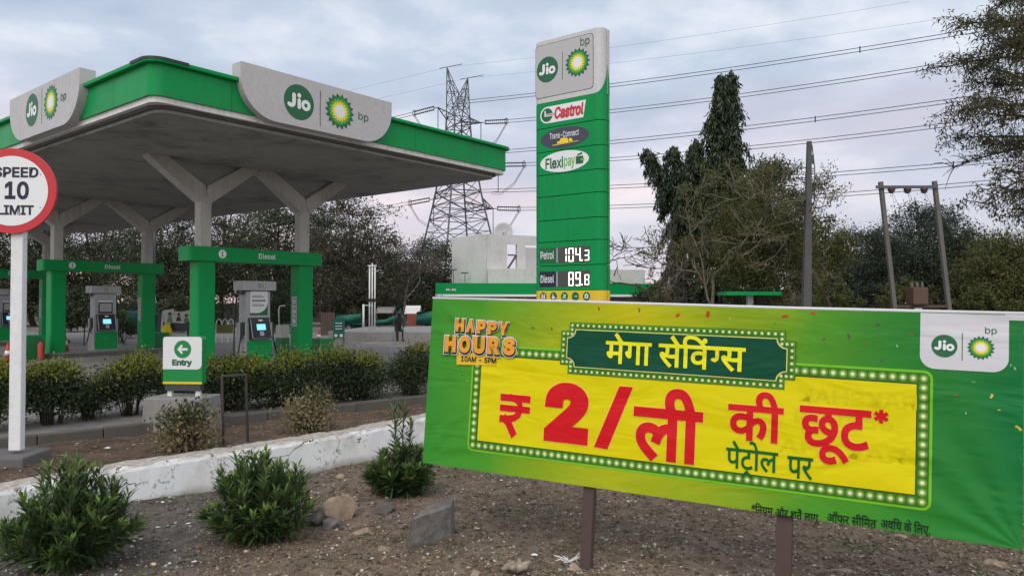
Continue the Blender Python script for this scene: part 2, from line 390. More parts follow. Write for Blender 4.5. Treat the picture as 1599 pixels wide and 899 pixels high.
def soil_material():
    m = newmat('bed_soil', (.1, .07, .05, 1), .95, spec=.15); t = NT(m); v = t.pos(); b = t.noise(v, 5, 6, .7); d = t.noise(v, 30, 4, .7)
    base = t.ramp(b, [(.3, (.055, .036, .026)), (.5, (.10, .07, .05)), (.75, (.17, .125, .09))])
    base = t.mix(t.val(d, .66, .76, 0, .6), base, (.28, .24, .19, 1)); t.col(base); t.bump(t.math('ADD', b, d), .7, .02); return m
M_soil = soil_material()
def paving_material():
    m = newmat('forecourt_paving', (.2, .19, .18, 1), .85); t = NT(m); v = t.pos(); n = t.noise(v, .5, 6, .65); n2 = t.noise(v, 9, 5, .7)
    c = t.ramp(n, [(.3, (.135, .125, .12)), (.55, (.21, .195, .185)), (.8, (.27, .25, .235))]); c = t.mix(t.val(n2, .55, .75, 0, .4), c, (.07, .065, .06, 1))
    w = t.voro(t.pos((.28, .28, .28)), 1.0, 'DISTANCE_TO_EDGE'); c = t.mix(t.val(w, .012, 0, 0, .35), c, (.05, .05, .05, 1)); c = t.mix(t.val(t.noise(v, 1.1, 4, .6), .56, .68, 0, .65), c, (.045, .04, .038, 1)); t.col(c); t.bump(n2, .3, .01); return m
M_pave = paving_material()
def wall_material():
    m = newmat('limewashed_masonry', (.7, .7, .7, 1), .85, spec=.2); t = NT(m); v = t.pos(); n = t.noise(v, 2.2, 6, .65); n2 = t.noise(v, 20, 6, .78); n3 = t.noise(t.pos((1, 1, .6)), 2.4, 2)
    c = t.ramp(n, [(.3, (.58, .575, .55)), (.5, (.76, .765, .765)), (.7, (.82, .83, .84))])
    fl = t.math('MULTIPLY', t.val(n2, .54, .58), t.val(n3, .52, .60)); c = t.mix(fl, c, (.10, .09, .08, 1))
    sx = t.N.new('ShaderNodeSeparateXYZ'); t.L.new(v, sx.inputs[0]); low = t.val(t.math('ADD', sx.outputs[2], t.math('MULTIPLY', n, .12)), .135, .05, 0, .75); c = t.mix(low, c, (.2, .165, .13, 1))
    # hairline cracks
    dv = t.N.new('ShaderNodeVectorMath'); dv.operation = 'ADD'; t.L.new(v, dv.inputs[0])
    nn = t.N.new('ShaderNodeTexNoise'); nn.inputs['Scale'].default_value = 5; nn.inputs['Detail'].default_value = 6; t.L.new(v, nn.inputs['Vector']); sc = t.N.new('ShaderNodeVectorMath'); sc.operation = 'SCALE'; sc.inputs['Scale'].default_value = .28; t.L.new(nn.outputs[1], sc.inputs[0]); t.L.new(sc.outputs[0], dv.inputs[1])
    e = t.voro(dv.outputs[0], 1.05, 'DISTANCE_TO_EDGE'); cr = t.math('MULTIPLY', t.val(e, .0045, .002), t.val(t.noise(v, .8, 1), .5, .55)); c = t.mix(cr, c, (.05, .045, .04, 1))
    # upper face holds dust
    ge = t.N.new('ShaderNodeNewGeometry'); s2 = t.N.new('ShaderNodeSeparateXYZ'); t.L.new(ge.outputs['Normal'], s2.inputs[0]); top = t.math('MULTIPLY', t.val(s2.outputs[2], .6, .9), t.val(n2, .35, .6, .45, 1)); c = t.mix(top, c, (.30, .25, .205, 1))
    t.col(c); t.bump(t.math('ADD', n2, t.math('MULTIPLY', cr, -2)), .5, .012); return m
M_wall = wall_material()

def build_ground():
    n = 300; t = np.linspace(-1, 1, n); ax = 9 * t + 1800 * np.sign(t) * np.abs(t) ** 9
    X, Y = np.meshgrid(ax, ax + 5.5, indexing='ij'); Z = dirt_z(X, Y)
    V = np.stack([X, Y, Z], -1).reshape(-1, 3); i = np.arange(n * n).reshape(n, n)
    Fq = np.stack([i[:-1, :-1], i[1:, :-1], i[1:, 1:], i[:-1, 1:]], -1).reshape(-1, 4)
    tag(np_mesh('ground', V, Fq, M_dirt, smooth=True), kind='structure')
build_ground()

# white masonry kerb wall in front of the planting bed
WT = .34
_w = [onz(x, y, WT) for x, y in ((0, 766), (200, 729), (400, 699), (574, 671), (662, 653))]
_dl = (_w[0] - _w[1]).normalized(); _dr = (_w[4] - _w[3]).normalized()
WALL = [_w[0] + _dl * 2.6, _w[0] + _dl * 1.2] + _w + [_w[4] + _dr * 1.5, _w[4] + _dr * 4.5]
def resample(P, step):
    out = [P[0]]
    for a, b in zip(P, P[1:]):
        k = max(1, int((b - a).length / step)); out += [a.lerp(b, (i + 1) / k) for i in range(k)]
    return out
def build_wall():
    P = resample([Vector((p.x, p.y, 0)) for p in WALL], .09); th = .30; b = MB(); n = len(P); rows = []
    r = random.Random(3)
    for i, p in enumerate(P):
        tn = (P[min(i + 1, n - 1)] - P[max(i - 1, 0)]).normalized(); nn = Vector((-tn.y, tn.x, 0)); j = lambda a: (r.random() - .5) * a
        chip = .03 * max(0, r.random() - .72) / .28
        prof = [(-.012, -.12), (-.006 + j(.006), .1), (0 + j(.007), WT - .04 + j(.008)), (.008 + chip * .7, WT - .012 - chip + j(.008)), (.03 + chip, WT + j(.012)), (.16, WT + .004 + j(.018)), (th - .03, WT + j(.016)), (th, WT - .03 + j(.01)), (th, -.12)]
        rows.append([p + nn * a + Vector((0, 0, z)) for a, z in prof])
    k = len(rows[0]); b.v = [tuple(q) for row in rows for q in row]
    b.f = [(i * k + c, (i + 1) * k + c, (i + 1) * k + (c + 1) % k, i * k + (c + 1) % k) for i in range(n - 1) for c in range(k)] + [tuple(range(k)), tuple(range((n - 1) * k + k - 1, (n - 1) * k - 1, -1))]
    b.m = [0] * len(b.f)
    bm_o = b.build('masonry_wall', M_wall); tag(bm_o, 'low whitewashed wall with cracks and peeling lime along the planting bed', 'wall')
    return bm_o
build_wall()

M_kerb = worn('old_kerb', (.10, .09, .08, 1), .95, (.06, .05, .04, 1), .6, 3, bump=.5)
# dark kerb behind the bed, the bed itself, the hedge strip and the forecourt
K0, K1 = onz(60, 695, .30), onz(640, 632, .30); KD = (K1 - K0).normalized(); KN = Vector((-KD.y, KD.x, 0))
def kp(a, d, z=0): q = K0 + KD * a + KN * d; return Vector((q.x, q.y, z))
def build_bed():
    P = resample([Vector((p.x, p.y, 0)) for p in WALL], .15); V, Fq = [], []; m = 12
    for i, p in enumerate(P):
        tn = (P[min(i + 1, len(P) - 1)] - P[max(i - 1, 0)]).normalized(); nn = Vector((-tn.y, tn.x, 0)); a = p + nn * .27
        al = (a - K0).dot(KD); q = kp(al + .25, .03)
        if (q - a).dot(KN) < .3: q = a + KN * .3
        for j in range(m):
            w = a.lerp(q, j / (m - 1)); z = .305 + (vnoise(np.array(w.x), np.array(w.y), .4, 5) - .5) * .05 + (vnoise(np.array(w.x), np.array(w.y), .11, 6) - .5) * .03 - (.02 if j == 0 else 0)
            V.append((w.x, w.y, float(z)))
    for i in range(len(P) - 1):
        for j in range(m - 1): Fq.append((i * m + j, (i + 1) * m + j, (i + 1) * m + j + 1, i * m + j + 1))
    tag(np_mesh('planting_bed', np.array(V), np.array(Fq), M_soil, smooth=True), kind='structure')
build_bed()
b = MB()
for i in range(-6, 18):
    j = random.uniform(-.012, .012); p = kp(i * .62 + .3, .06 + j); b.box((p.x, p.y, .30 + random.uniform(-.012, .012)), (.612, .12, .22), math.atan2(KD.y, KD.x) + random.uniform(-.01, .01))
tag(b.build('kerb', M_kerb, bevel=.012), kind='structure')
b = MB()
ds = [.125, 1.8, 3.2, 4.6, 6, 10, 60, 130]; zs = [.37, .38, .30, .1, 0, 0, 0, 0]
for i in range(len(ds) - 1):
    b.flat([kp(-60, ds[i], zs[i]), kp(110, ds[i], zs[i]), kp(110, ds[i + 1], zs[i + 1]), kp(-60, ds[i + 1], zs[i + 1])])
tag(b.build('forecourt', M_pave), kind='structure')

# ------------------------------------------------------------------ the fuel station canopy
CA = rad(51.2); A0 = Vector((-6.39, 13.17, 0))
canopy = thing('petrol_canopy', 'large green edged fuel station canopy on grey columns with sooty underside', 'canopy', A0, CA)
CW, CL = 10.05, 27.2
def cwp(u, v, z=0): return WM['petrol_canopy'] @ Vector((u, v, z))
def ring(e, r): return rrect(-e, -e, CW + e, CL + e, max(r, .02), 7)
M_fascia = worn('fascia_enamel', GREEN, .34, (.05, .13, .08, 1), .38, 1.2, bump=.02, spec=.14)  # heavier dust in the colour, also standing in for a pale reflection
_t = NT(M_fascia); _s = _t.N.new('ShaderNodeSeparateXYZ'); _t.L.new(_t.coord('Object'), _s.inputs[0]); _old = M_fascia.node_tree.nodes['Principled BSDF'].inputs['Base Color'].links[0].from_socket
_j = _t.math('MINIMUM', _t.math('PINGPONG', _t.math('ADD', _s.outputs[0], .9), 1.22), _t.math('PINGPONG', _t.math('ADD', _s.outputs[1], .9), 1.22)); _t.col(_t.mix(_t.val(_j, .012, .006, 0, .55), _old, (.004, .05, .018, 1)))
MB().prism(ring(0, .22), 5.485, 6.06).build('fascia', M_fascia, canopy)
MB().prism(ring(.10, .3), 6.06, 6.145).build('fascia_lip', M_green, canopy, bevel=.02)
MB().prism(ring(-.05, .2), 5.375, 5.485).build('edge_trim', M_trim, canopy)
MB().prism(ring(-.16, .34), 5.325, 5.375).build('edge_recess', M_concrete_d, canopy)
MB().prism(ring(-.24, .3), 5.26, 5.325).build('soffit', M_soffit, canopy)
# dark cap over the near corner
b = MB(); pts = [(-.115, .62)] + [(.22 - .335 * math.cos(a), .22 - .335 * math.sin(a)) for a in [rad(90 * i / 10) for i in range(11)]] + [(.62, -.115)]
b.prism(pts + [(.62, .3), (.3, .62)], 6.10, 6.152); b.build('corner_cap', M_black, canopy)

FSR = Plane(cwp(0, 0, 5.44), WM['petrol_canopy'].to_3x3() @ Vector((1, 0, 0)), (0, 0, 1))            # right-hand face, r = u
FSL = Plane(cwp(0, CL, 5.44), WM['petrol_canopy'].to_3x3() @ Vector((0, -1, 0)), (0, 0, 1))          # left-hand face
def sign_board(pl, s0, s1, t0, t1, logos):
    pp = Plane(pl.p(0, 0, .17), pl.r, pl.u); R = (t1 - t0) * .78
    poly = rrect(s0, t0, s1, t1, (R, R, .01, .01), 12)
    o = shape(pp, [poly], 'sign_board', M_board, canopy, 0, back=.30)
    inner = o
    for f, a in logos: f(pp, inner, *a)
    return o
def lg_right(pp, par):
    x, y = pp.st(467, 160); jio(pp, x, y, .365, par); x, y = pp.st(530.5, 174.5); helios(pp, x, y, .395, par)
    x, y = pp.st(500, 170); shape(pp, [[(x - .008, y - .38), (x + .008, y - .38), (x + .008, y + .38), (x - .008, y + .38)]], 'divider', M_dgrey, par, .004)
    V, Fs = word('bp', .004); x0, y0 = pp.st(559.5, 186); x1, y1 = pp.st(575, 178); put(pp, V, Fs, (x0, y0 - .05, x1, y0 + .16), 'lettering', M_wgreen, par, .004)
s0, _ = FSR.st(368, 130); s1, _ = FSR.st(606, 180)
sign_board(FSR, 1.62, 5.5, -.03, 1.0, [(lg_right, ())])
def lg_left(pp, par):
    x, y = pp.st(50, 172); jio(pp, x, y, .355, par); x, y = pp.st(79.5, 160); helios(pp, x, y, .385, par)
    x, y = pp.st(65.5, 166); shape(pp, [[(x - .008, y - .38), (x + .008, y - .38), (x + .008, y + .38), (x - .008, y + .38)]], 'divider', M_dgrey, par, .004)
    V, Fs = word('bp', .004); x0, y0 = pp.st(95, 158); x1, y1 = pp.st(103.5, 147); put(pp, V, Fs, (x0, y0 - .05, x1, y0 + .16), 'lettering', M_dgrey, par, .004)
_pl = Plane(FSL.p(0, 0, .17), FSL.r, FSL.u); s0, _ = _pl.st(15, 180); s1, _ = _pl.st(124, 150)
sign_board(FSL, s0, s1, -.03, 1.0, [(lg_left, ())])

def column(u, v):
    c = MB(); c.prism(rrect(u - .15, v - .15, u + .15, v + .15, .03, 3), 0.0, 4.55); o = c.build('column', M_column, canopy)
    for sg in (-1, 1):      # tapering arm up to the underside
        w = .17; a = [(u + sg * .12, 4.24), (u + sg * .155, 4.27), (u + sg * 1.42, 5.20), (u + sg * 1.45, 5.262), (u + sg * .98, 5.262), (u + sg * .02, 4.66), (u, 4.5)]
        MB().extr([(x, v - w, z) for x, z in a], (0, 2 * w, 0)).build('bracket_arm', M_column, o)
    MB().prism(rrect(u - .235, v - .215, u + .235, v + .215, .05, 4), 0.12, 2.81).build('column_cladding', M_green, o)
    MB().box((u, v, .06), (.6, .56, .14)).build('plinth', M_concrete_d, o, bevel=.01)
    return o
ROWS = (4.4, 13.57, 22.74); UA, UB = 3.38, 6.3
CANPL = lambda v: Plane(cwp(UA - .5, v - .29, 2.8), FSR.r, (0, 0, 1))
for k, v in enumerate(ROWS):
    ca = column(UA, v); cb = column(UB, v)
    bm_ = MB(); bm_.prism(rrect(UA - .5, v - .29, UB + .5, v + .29, .07, 5), 2.80, 3.155); bo = bm_.build('gate_beam', M_green, canopy)
    pl = CANPL(v); cx = .86
    shape(pl, [ell(cx, .19, .105, .105, 24)], 'number_disc', M_pwhite, bo, .003)
    V, Fs = word('135'[k] if k < 2 else '5', .02); put(pl, V, Fs, (cx - .03, .125, cx + .03, .255), 'lettering', M_dgrey, bo, .005)
    V, Fs = word('Diesel', .008); put(pl, V, Fs, (1.88, .115, 2.38, .26), 'lettering', M_pwhite, bo, .003)
    # round pictograms on the far column's side
    pc = Plane(cwp(UB - .235, v - .05, 1.2), -FSL.r * -1, (0, 0, 1))
    pc = Plane(cwp(UB - .238, v + .12, 1.12), WM['petrol_canopy'].to_3x3() @ Vector((0, -1, 0)), (0, 0, 1))
    shape(pc, [rrect(0, 0, .24, .82, .02)], 'notice_panel', M_silver, cb, .004)
    for q in range(3):
        shape(pc, [ell(.12, .14 + .27 * q, .095, .095, 20)], 'pictogram', M_wgreen, cb, .007)
        shape(pc, [ell(.12, .14 + .27 * q, .066, .066, 20)], 'pictogram', M_pwhite, cb, .009)
        shape(pc, [[(.07, .11 + .27 * q), (.085, .095 + .27 * q), (.17, .17 + .27 * q), (.155, .185 + .27 * q)]] if q == 0 else [rrect(.1, .09 + .27 * q, .14, .19 + .27 * q, .01)], 'pictogram', M_dgrey, cb, .011)

def island(v, label):
    c = cwp(4.84, v); o = thing('pump_island', label, 'kerb island', c, CA, 'raised pump islands')
    MB().prism(rrect(-2.35, -.62, 2.35, .62, .5, 6), -.02, .14).build('kerb_ring', M_concrete_d, o, bevel=.02)
    MB().prism(rrect(-2.25, -.52, 2.25, .52, .42, 6), .1, .145).build('deck', M_concrete, o)
island(ROWS[0], 'raised concrete pump island nearest the hedge, under the beam numbered 1'); island(ROWS[1], 'raised concrete pump island with dark kerb under the beam numbered 3'); island(ROWS[2], 'raised concrete pump island farthest back behind the speed sign pole')

M_screen = emis('lit_screen', (.25, .75, .85), .9)
M_poster = newmat('poster_white', (.62, .62, .63, 1), .5)
def dispenser(v, label, poster):
    c = cwp(4.84, v, .145); r = thing('fuel_dispenser', label, 'fuel pump', c, CA, 'fuel dispensers')
    MB().extr([(-.40, -.24, 0), (-.40, .24, 0), (-.40, .22, 1.1), (-.40, -.2, 1.1)], (.80, 0, 0)).build('cabinet', M_silver, r, bevel=.015)
    MB().box((0, .01, 1.5), (.70, .36, .84)).build('neck', M_silver, r, bevel=.01)
    MB().box((0, 0, 2.07), (.96, .50, .25)).build('header', M_silver, r, bevel=.012)
    f = MB(); f.extr([(-.36, -.245, .06), (-.36, -.27, .06), (-.36, -.265, .64), (-.36, -.235, .64)], (.72, 0, 0)); fp = f.build('front_panel', M_green, r)
    f = MB()
    for i in range(9):
        for j in range(5):
            if random.random() < .7:
                s = random.uniform(.006, .012); x, z = -.28 + i * .07, .14 + j * .085; f.flat([(x - s, -.272, z - s), (x + s, -.272, z - s), (x + s, -.272, z + s), (x - s, -.272, z + s)])
    f.build('dot_print', M_lgreen, fp)
    k = MB().extr([(-.30, -.20, .66), (-.30, -.37, .68), (-.30, -.24, 1.22), (-.30, -.15, 1.24)], (.60, 0, 0)).build('keypad_housing', M_black, r, bevel=.012)
    pk = Plane(r.matrix_world @ Vector((-.30, -.372, .68)), FSR.r, WM['petrol_canopy'].to_3x3() @ Vector((0, .13, .54)))
    fr = MB()
    for s, e in (((.02, .02), (.02, .54)), ((.58, .02), (.58, .54)), ((.02, .02), (.58, .02))): fr.bar(pk.p(*s, .004), pk.p(*e, .004), .025, .012)
    fr.build('bezel', M_steel, k, world=True)
    shape(pk, [rrect(.17, .24, .43, .40, .01)], 'screen', M_screen, k, .006)
    shape(pk, [rrect(.24, .09, .36, .21, .008)], 'keypad', M_silver, k, .006)
    shape(pk, [ell(.3, .5, .07, .022, 16)], 'emblem', M_pwhite, k, .006)
    shape(pk, [rrect(.06, .055, .54, .42, .008)], 'panel_print', M_navy, k, .003)
    ph = Plane(r.matrix_world @ Vector((-.48, -.252, 1.95)), FSR.r, (0, 0, 1)); hd = [o for o in r.children if o.name.startswith('header')][0]
    jio(ph, .46, .125, .05, hd, .003); helios(ph, .59, .125, .05, hd, .003)
    pn = Plane(r.matrix_world @ Vector((-.35, -.172, 1.24)), FSR.r, (0, 0, 1))
    if poster:
        po = shape(pn, [rrect(.10, .06, .62, .69, .02)], 'poster', M_wgreen, r, .003)
        shape(pn, [rrect(.10, .12, .62, .69, (.02, .3, .02, .02), 8)], 'poster_print', M_poster, po, .005)
        for z, w, h in ((.56, .28, .02), (.52, .32, .022), (.42, .36, .045), (.36, .22, .014), (.3, .3, .03)):
            lb = MB(); x = .16
            while x < .16 + w: q = random.uniform(.015, .05); lb.flat([pn.p(x, z, .007), pn.p(x + q, z, .007), pn.p(x + q, z + h, .007), pn.p(x, z + h, .007)]); x += q + .01
            lb.build('lettering', M_dgrey, po, world=True)
    else:
        po = shape(pn, [rrect(.12, .34, .58, .46, .01)], 'slogan_print', M_poster, r, .003)
        dp = shape(pn, [rrect(.12, .02, .58, .40, .01)], 'display_frame', M_black, r, .006)
        shape(pn, [rrect(.16, .08, .54, .36, .01)], 'display', M_silver, dp, .008)
    for sg in (-1, 1):      # hoses and nozzles on both flanks
        hs = MB(); x = sg * .44
        hs.tube([(x, .1, 1.98), (x + sg * .05, .1, 1.6), (x + sg * .10, .08, 1.0), (x + sg * .16, .0, .45), (x + sg * .2, -.1, .2), (x + sg * .12, -.14, .32), (x + sg * .03, -.12, .78)], .018, 7); hs.build('hose', M_rubber, r, smooth=True)
        nz = MB(); nz.box((sg * .43, -.12, .95), (.06, .12, .34)); nz.tube([(sg * .44, -.13, .8), (sg * .46, -.16, .7), (sg * .45, -.13, .62)], .022, 7); n_ = nz.build('nozzle', M_black, r)
        MB().tube([(sg * .46, -.16, .68), (sg * .47, -.2, .6)], .012, 6).build('spout', M_steel, n_)
    MB().box((-.43, -.05, 1.93), (.05, .14, .2)).build('hose_outlet', M_black, r)
    return r
dispenser(ROWS[0], 'grey and green fuel pump nearest, with white poster on its neck', True)
dispenser(ROWS[1], 'grey and green fuel pump under the beam numbered 3, with lit screen', False)
dispenser(ROWS[2], 'fuel pump half hidden behind the white speed sign pole', False)

# ------------------------------------------------------------------ tall price totem
def totem_setup():
    Ht = 7.0; dl = (Ht - H) * F / (HOR - 66); dr = (Ht - H) * F / (HOR - 38)
    tl = at(832.5, 66, dl); tr = at(940, 38, dr); tl.z = tr.z = 0; return tl, tr
TL_, TR_ = totem_setup(); TWID = (TR_ - TL_).length; TDEP = .40
TP = Plane(TL_, TR_ - TL_, (0, 0, 1))
totem = thing('price_totem', 'tall green and white roadside price totem with yellow band above the banner', 'sign', TL_, math.atan2(TP.r.y, TP.r.x))
M_tot_g = worn('totem_green', (.002, .27, .07, 1), .38, (.02, .09, .04, 1), .2, 1.2, bump=.02, spec=.16); M_tot_w = worn('totem_white', (.56, .55, .56, 1), .42, (.4, .38, .36, 1), .2, 1.3, bump=.02); M_tot_f = newmat('totem_face_grey', (.44, .43, .44, 1), .45)
def shell(z0, z1, name, mat, top=False):
    g = .012; b = MB(); R = .16; hh = TDEP / 2
    for y0, y1, rr in ((0, hh - g, (R, R, .015, .015)), (hh + g, TDEP, (.015, .015, R, R))):
        b.prism(rrect(0.0, y0, TWID, y1, rr, 8), z0, z1)
    b.prism([(0.03, hh - .05), (TWID - .03, hh - .05), (TWID - .03, hh + .05), (.03, hh + .05)], z0 + .01, z1 - .02)
    return b.build(name, mat, totem)
zt = lambda y: TP.st(850, y)[1]
def zrow(px, py): return TP.st(px, py)[1]
ZW = zrow(850, 161)
shell(ZW, 7.0, 'head_panel', M_tot_w)
zz = [ZW, zrow(850, 201), zrow(850, 238), zrow(850, 274), zrow(850, 308), zrow(850, 345), zrow(850, 378.5), zrow(850, 415.5), zrow(850, 453.5)]
for i in range(8): shell(zz[i + 1] + .007, zz[i] - .007, 'green_panel', M_tot_g)
shell(1.55, zz[8] - .007, 'yellow_panel', worn('totem_yellow', (.75, .52, .01, 1), .4, (.4, .3, .05, 1), .15))
shell(0, 1.54, 'base_panel', M_green_d)
head = [o for o in totem.children if o.name.startswith('head_panel')][0]
# green sweep rising at the rounded edge of the head
b = MB()
P_ = lambda px, py: TP.st(px, py)
a = P_(838, 73); c = P_(925, 51); e = P_(925, 137); d = P_(838, 157)
shape(TP, [rrect(.07, ZW + .11, P_(926, 95)[0], 6.91, .07)], 'face_panel', M_tot_f, head, .006)
shape(TP, [rrect(.06, ZW + .10, P_(926, 95)[0] + .01, 6.92, .075)], 'face_border', M_dgrey, head, .003)
x, y = P_(855, 109); jio(TP, x, y, .255, head, .009); x, y = P_(902, 98); helios(TP, x, y, .285, head, .009)
x, y = P_(878.5, 103); shape(TP, [[(x - .006, y - .27), (x + .006, y - .27), (x + .006, y + .27), (x - .006, y + .27)]], 'divider', M_wgreen, head, .009)
V, Fs = word('bp', .004); x0, y0 = P_(906.5, 71); x1, y1 = P_(921, 58); put(TP, V, Fs, (x0, y0 - .06, x1, y0 + .14), 'lettering', M_wgreen, head, .009)
gp = sorted([o for o in totem.children if o.name.startswith('green_panel')], key=lambda o: -max(v.co.z for v in o.data.vertices))
# the green rises along the rounded edge towards the seam
b = MB(); R = .162; hh = TDEP / 2; path = [(TWID - .16 + R * math.sin(a), .16 - R * math.cos(a)) for a in [rad(90 * i / 9) for i in range(10)]] + [(TWID + .002, .178), (TWID + .002, hh - .012)]; n = len(path)
for side in (0, 1):
    o_ = len(b.v)
    for k, (x, y) in enumerate(path):
        f = (k / (n - 1)) ** 2.3 * .60; yy = y if side == 0 else TDEP - y; b.v += [(x, yy, ZW - .006), (x, yy, ZW + .004 + f)]
    for k in range(n - 1): b.f.append((o_ + 2 * k, o_ + 2 * k + 2, o_ + 2 * k + 3, o_ + 2 * k + 1)); b.m.append(0)
b.build('green_sweep', M_tot_g, totem)
# oil brand strip: round emblem and slanted white plate
x0, y0 = P_(846, 190); x1, y1 = P_(916, 156); ph = .30
x0, yb = P_(850, 191); xe, _ = P_(913, 170); yb += .0
pc_ = zz[0] - (zz[0] - zz[1]) * .5
shape(TP, [[(x0 + .06, pc_ - .165), (xe - .03, pc_ - .165), (xe + .03, pc_ + .165), (x0 + .06, pc_ + .165)], ], 'plate', M_pwhite, gp[0], .004)
shape(TP, [ell(x0 + .07, pc_, .165, .165)], 'plate', M_pwhite, gp[0], .0055)
shape(TP, [ell(x0 + .07, pc_, .135, .135)], 'emblem', M_wgreen, gp[0], .007)
shape(TP, [[(x0 + .03, pc_ - .03), (x0 + .25, pc_ - .03), (x0 + .25, pc_ + .02), (x0 + .03, pc_ + .02)], [(x0 + .01, pc_ - .03), (x0 + .04, pc_ - .03), (x0 + .04, pc_ + .09), (x0 + .01, pc_ + .09)]], 'emblem', M_pwhite, gp[0], .0085)
shape(TP, [[(x0 + .05, pc_ - .012), (x0 + .25, pc_ - .012), (x0 + .25, pc_ + .008), (x0 + .05, pc_ + .008)]], 'emblem', M_red, gp[0], .0095)
V, Fs = word('Castrol', .035); put(TP, V, Fs, (x0 + .235, pc_ - .11, xe - .03, pc_ + .13), 'lettering', M_red, gp[0], .007, shear=.12)
# lorry club oval
pc_ = (zz[1] + zz[2]) / 2; xm = (x0 + xe) / 2 + .0
shape(TP, [ell(xm, pc_, .565, .205, 48)], 'oval_plate', newmat('plate_slate', (.045, .045, .075, 1), .45), gp[1], .004)
V, Fs = word('Trans-Connect', .006); put(TP, V, Fs, (xm - .34, pc_ + .0, xm + .34, pc_ + .12), 'lettering', M_pwhite, gp[1], .006)
shape(TP, [[(xm - .16, pc_ - .11), (xm + .1, pc_ - .11), (xm + .1, pc_ - .05), (xm + .05, pc_ - .01), (xm - .08, pc_ - .01), (xm - .1, pc_ - .06), (xm - .16, pc_ - .07)], [(xm - .27, pc_ - .135), (xm + .33, pc_ - .115), (xm + .33, pc_ - .105), (xm - .27, pc_ - .12)], [(xm + .11, pc_ - .1), (xm + .2, pc_ - .1), (xm + .18, pc_ - .04), (xm + .12, pc_ - .03)]], 'lorry_emblem', M_pyel, gp[1], .006)
# wallet oval
pc_ = (zz[2] + zz[3]) / 2
shape(TP, [ell(xm, pc_, .565, .205, 48)], 'oval_plate', M_pwhite, gp[2], .004)
V, Fs = word('Flexi', .02); put(TP, V, Fs, (xm - .44, pc_ - .12, xm - .02, pc_ + .10), 'lettering', M_wgreen, gp[2], .006)
V, Fs = word('pay', .01); put(TP, V, Fs, (xm, pc_ - .16, xm + .25, pc_ + .06), 'lettering', M_lgreen, gp[2], .006)
shape(TP, [rrect(xm + .27, pc_ - .09, xm + .44, pc_ + .06, .02), [(xm + .3, pc_ + .065), (xm + .42, pc_ + .09), (xm + .41, pc_ + .13), (xm + .31, pc_ + .1)]], 'wallet_emblem', M_wgreen, gp[2], .006)
shape(TP, [rrect(xm + .38, pc_ - .03, xm + .46, pc_ + .01, .01)], 'wallet_emblem', M_lgreen, gp[2], .0075)
# lit prices
M_led = emis('led_warm_white', (1, .86, .66), 3)
SEG = {'0': 'abcdef', '1': 'bc', '3': 'abcdg', '4': 'bcfg', '8': 'abcdefg', '9': 'abcdfg'}
def price(panel, label, lab_mat, digits, zc, px):
    s0, _ = P_(842.5, zc); s1, _ = P_(868, zc); s2, _ = P_(921.5, zc); z = px; h = .155
    shape(TP, [[(s0, z - h), (s1, z - h), (s1, z + h), (s0, z + h)]], 'fuel_name_plate', lab_mat, panel, .004)
    V, Fs = word(label, .008); put(TP, V, Fs, (s0 + .03, z - .07, s1 - .04, z + .085), 'lettering', M_pwhite, panel, .006)
    disp = shape(TP, [[(s1 + .01, z - h), (s2, z - h), (s2, z + h), (s1 + .01, z + h)]], 'price_display', newmat('display_glass', (.05, .05, .05, 1), .25), panel, .004)
    shape(TP, [[(s1 + .015, z - h + .01), (s1 + .05, z - h + .01), (s1 + .05, z + h - .01), (s1 + .015, z + h - .01)]], 'display_edge', M_silver, disp, .006)
    x = s2 - .02
    for ci_, ch in enumerate(reversed(digits)):
        small = ci_ == 0; w, hh_ = (.10, .10) if small else (.115, .13); tk = .019 if not small else .016; zb = z - .005 - (.02 if small else 0)
        if ch == '.':
            x -= .03; shape(TP, [rrect(x, z - .13, x + .026, z - .104, .004)], 'led_point', M_led, disp, .0075); x -= .015; continue
        if ch == '1': w = .045
        x -= w; q = MB(); g = .006
        segs = {'a': (g, hh_ - tk, w - g, hh_), 'g': (g, -tk / 2, w - g, tk / 2), 'd': (g, -hh_, w - g, -hh_ + tk), 'f': (0, g + tk / 2, tk, hh_ - g), 'b': (w - tk, g + tk / 2, w, hh_ - g), 'e': (0, -hh_ + g, tk, -g - tk / 2), 'c': (w - tk, -hh_ + g, w, -g - tk / 2)}
        for sgm in SEG[ch]:
            a0, b0, a1, b1 = segs[sgm]; q.flat([TP.p(x + a0, zb + b0, .0075), TP.p(x + a1, zb + b0, .0075), TP.p(x + a1, zb + b1, .0075), TP.p(x + a0, zb + b1, .0075)])
        q.build('led_digit', M_led, disp, world=True); x -= .044
price(gp[6], 'Petrol', M_wgreen, '104.3', 396, (zz[6] + zz[7]) / 2 - .03)
price(gp[7], 'Diesel', M_navy, '89.8', 433, (zz[7] + zz[8]) / 2 - .02)
yp = [o for o in totem.children if o.name.startswith('yellow_panel')][0]
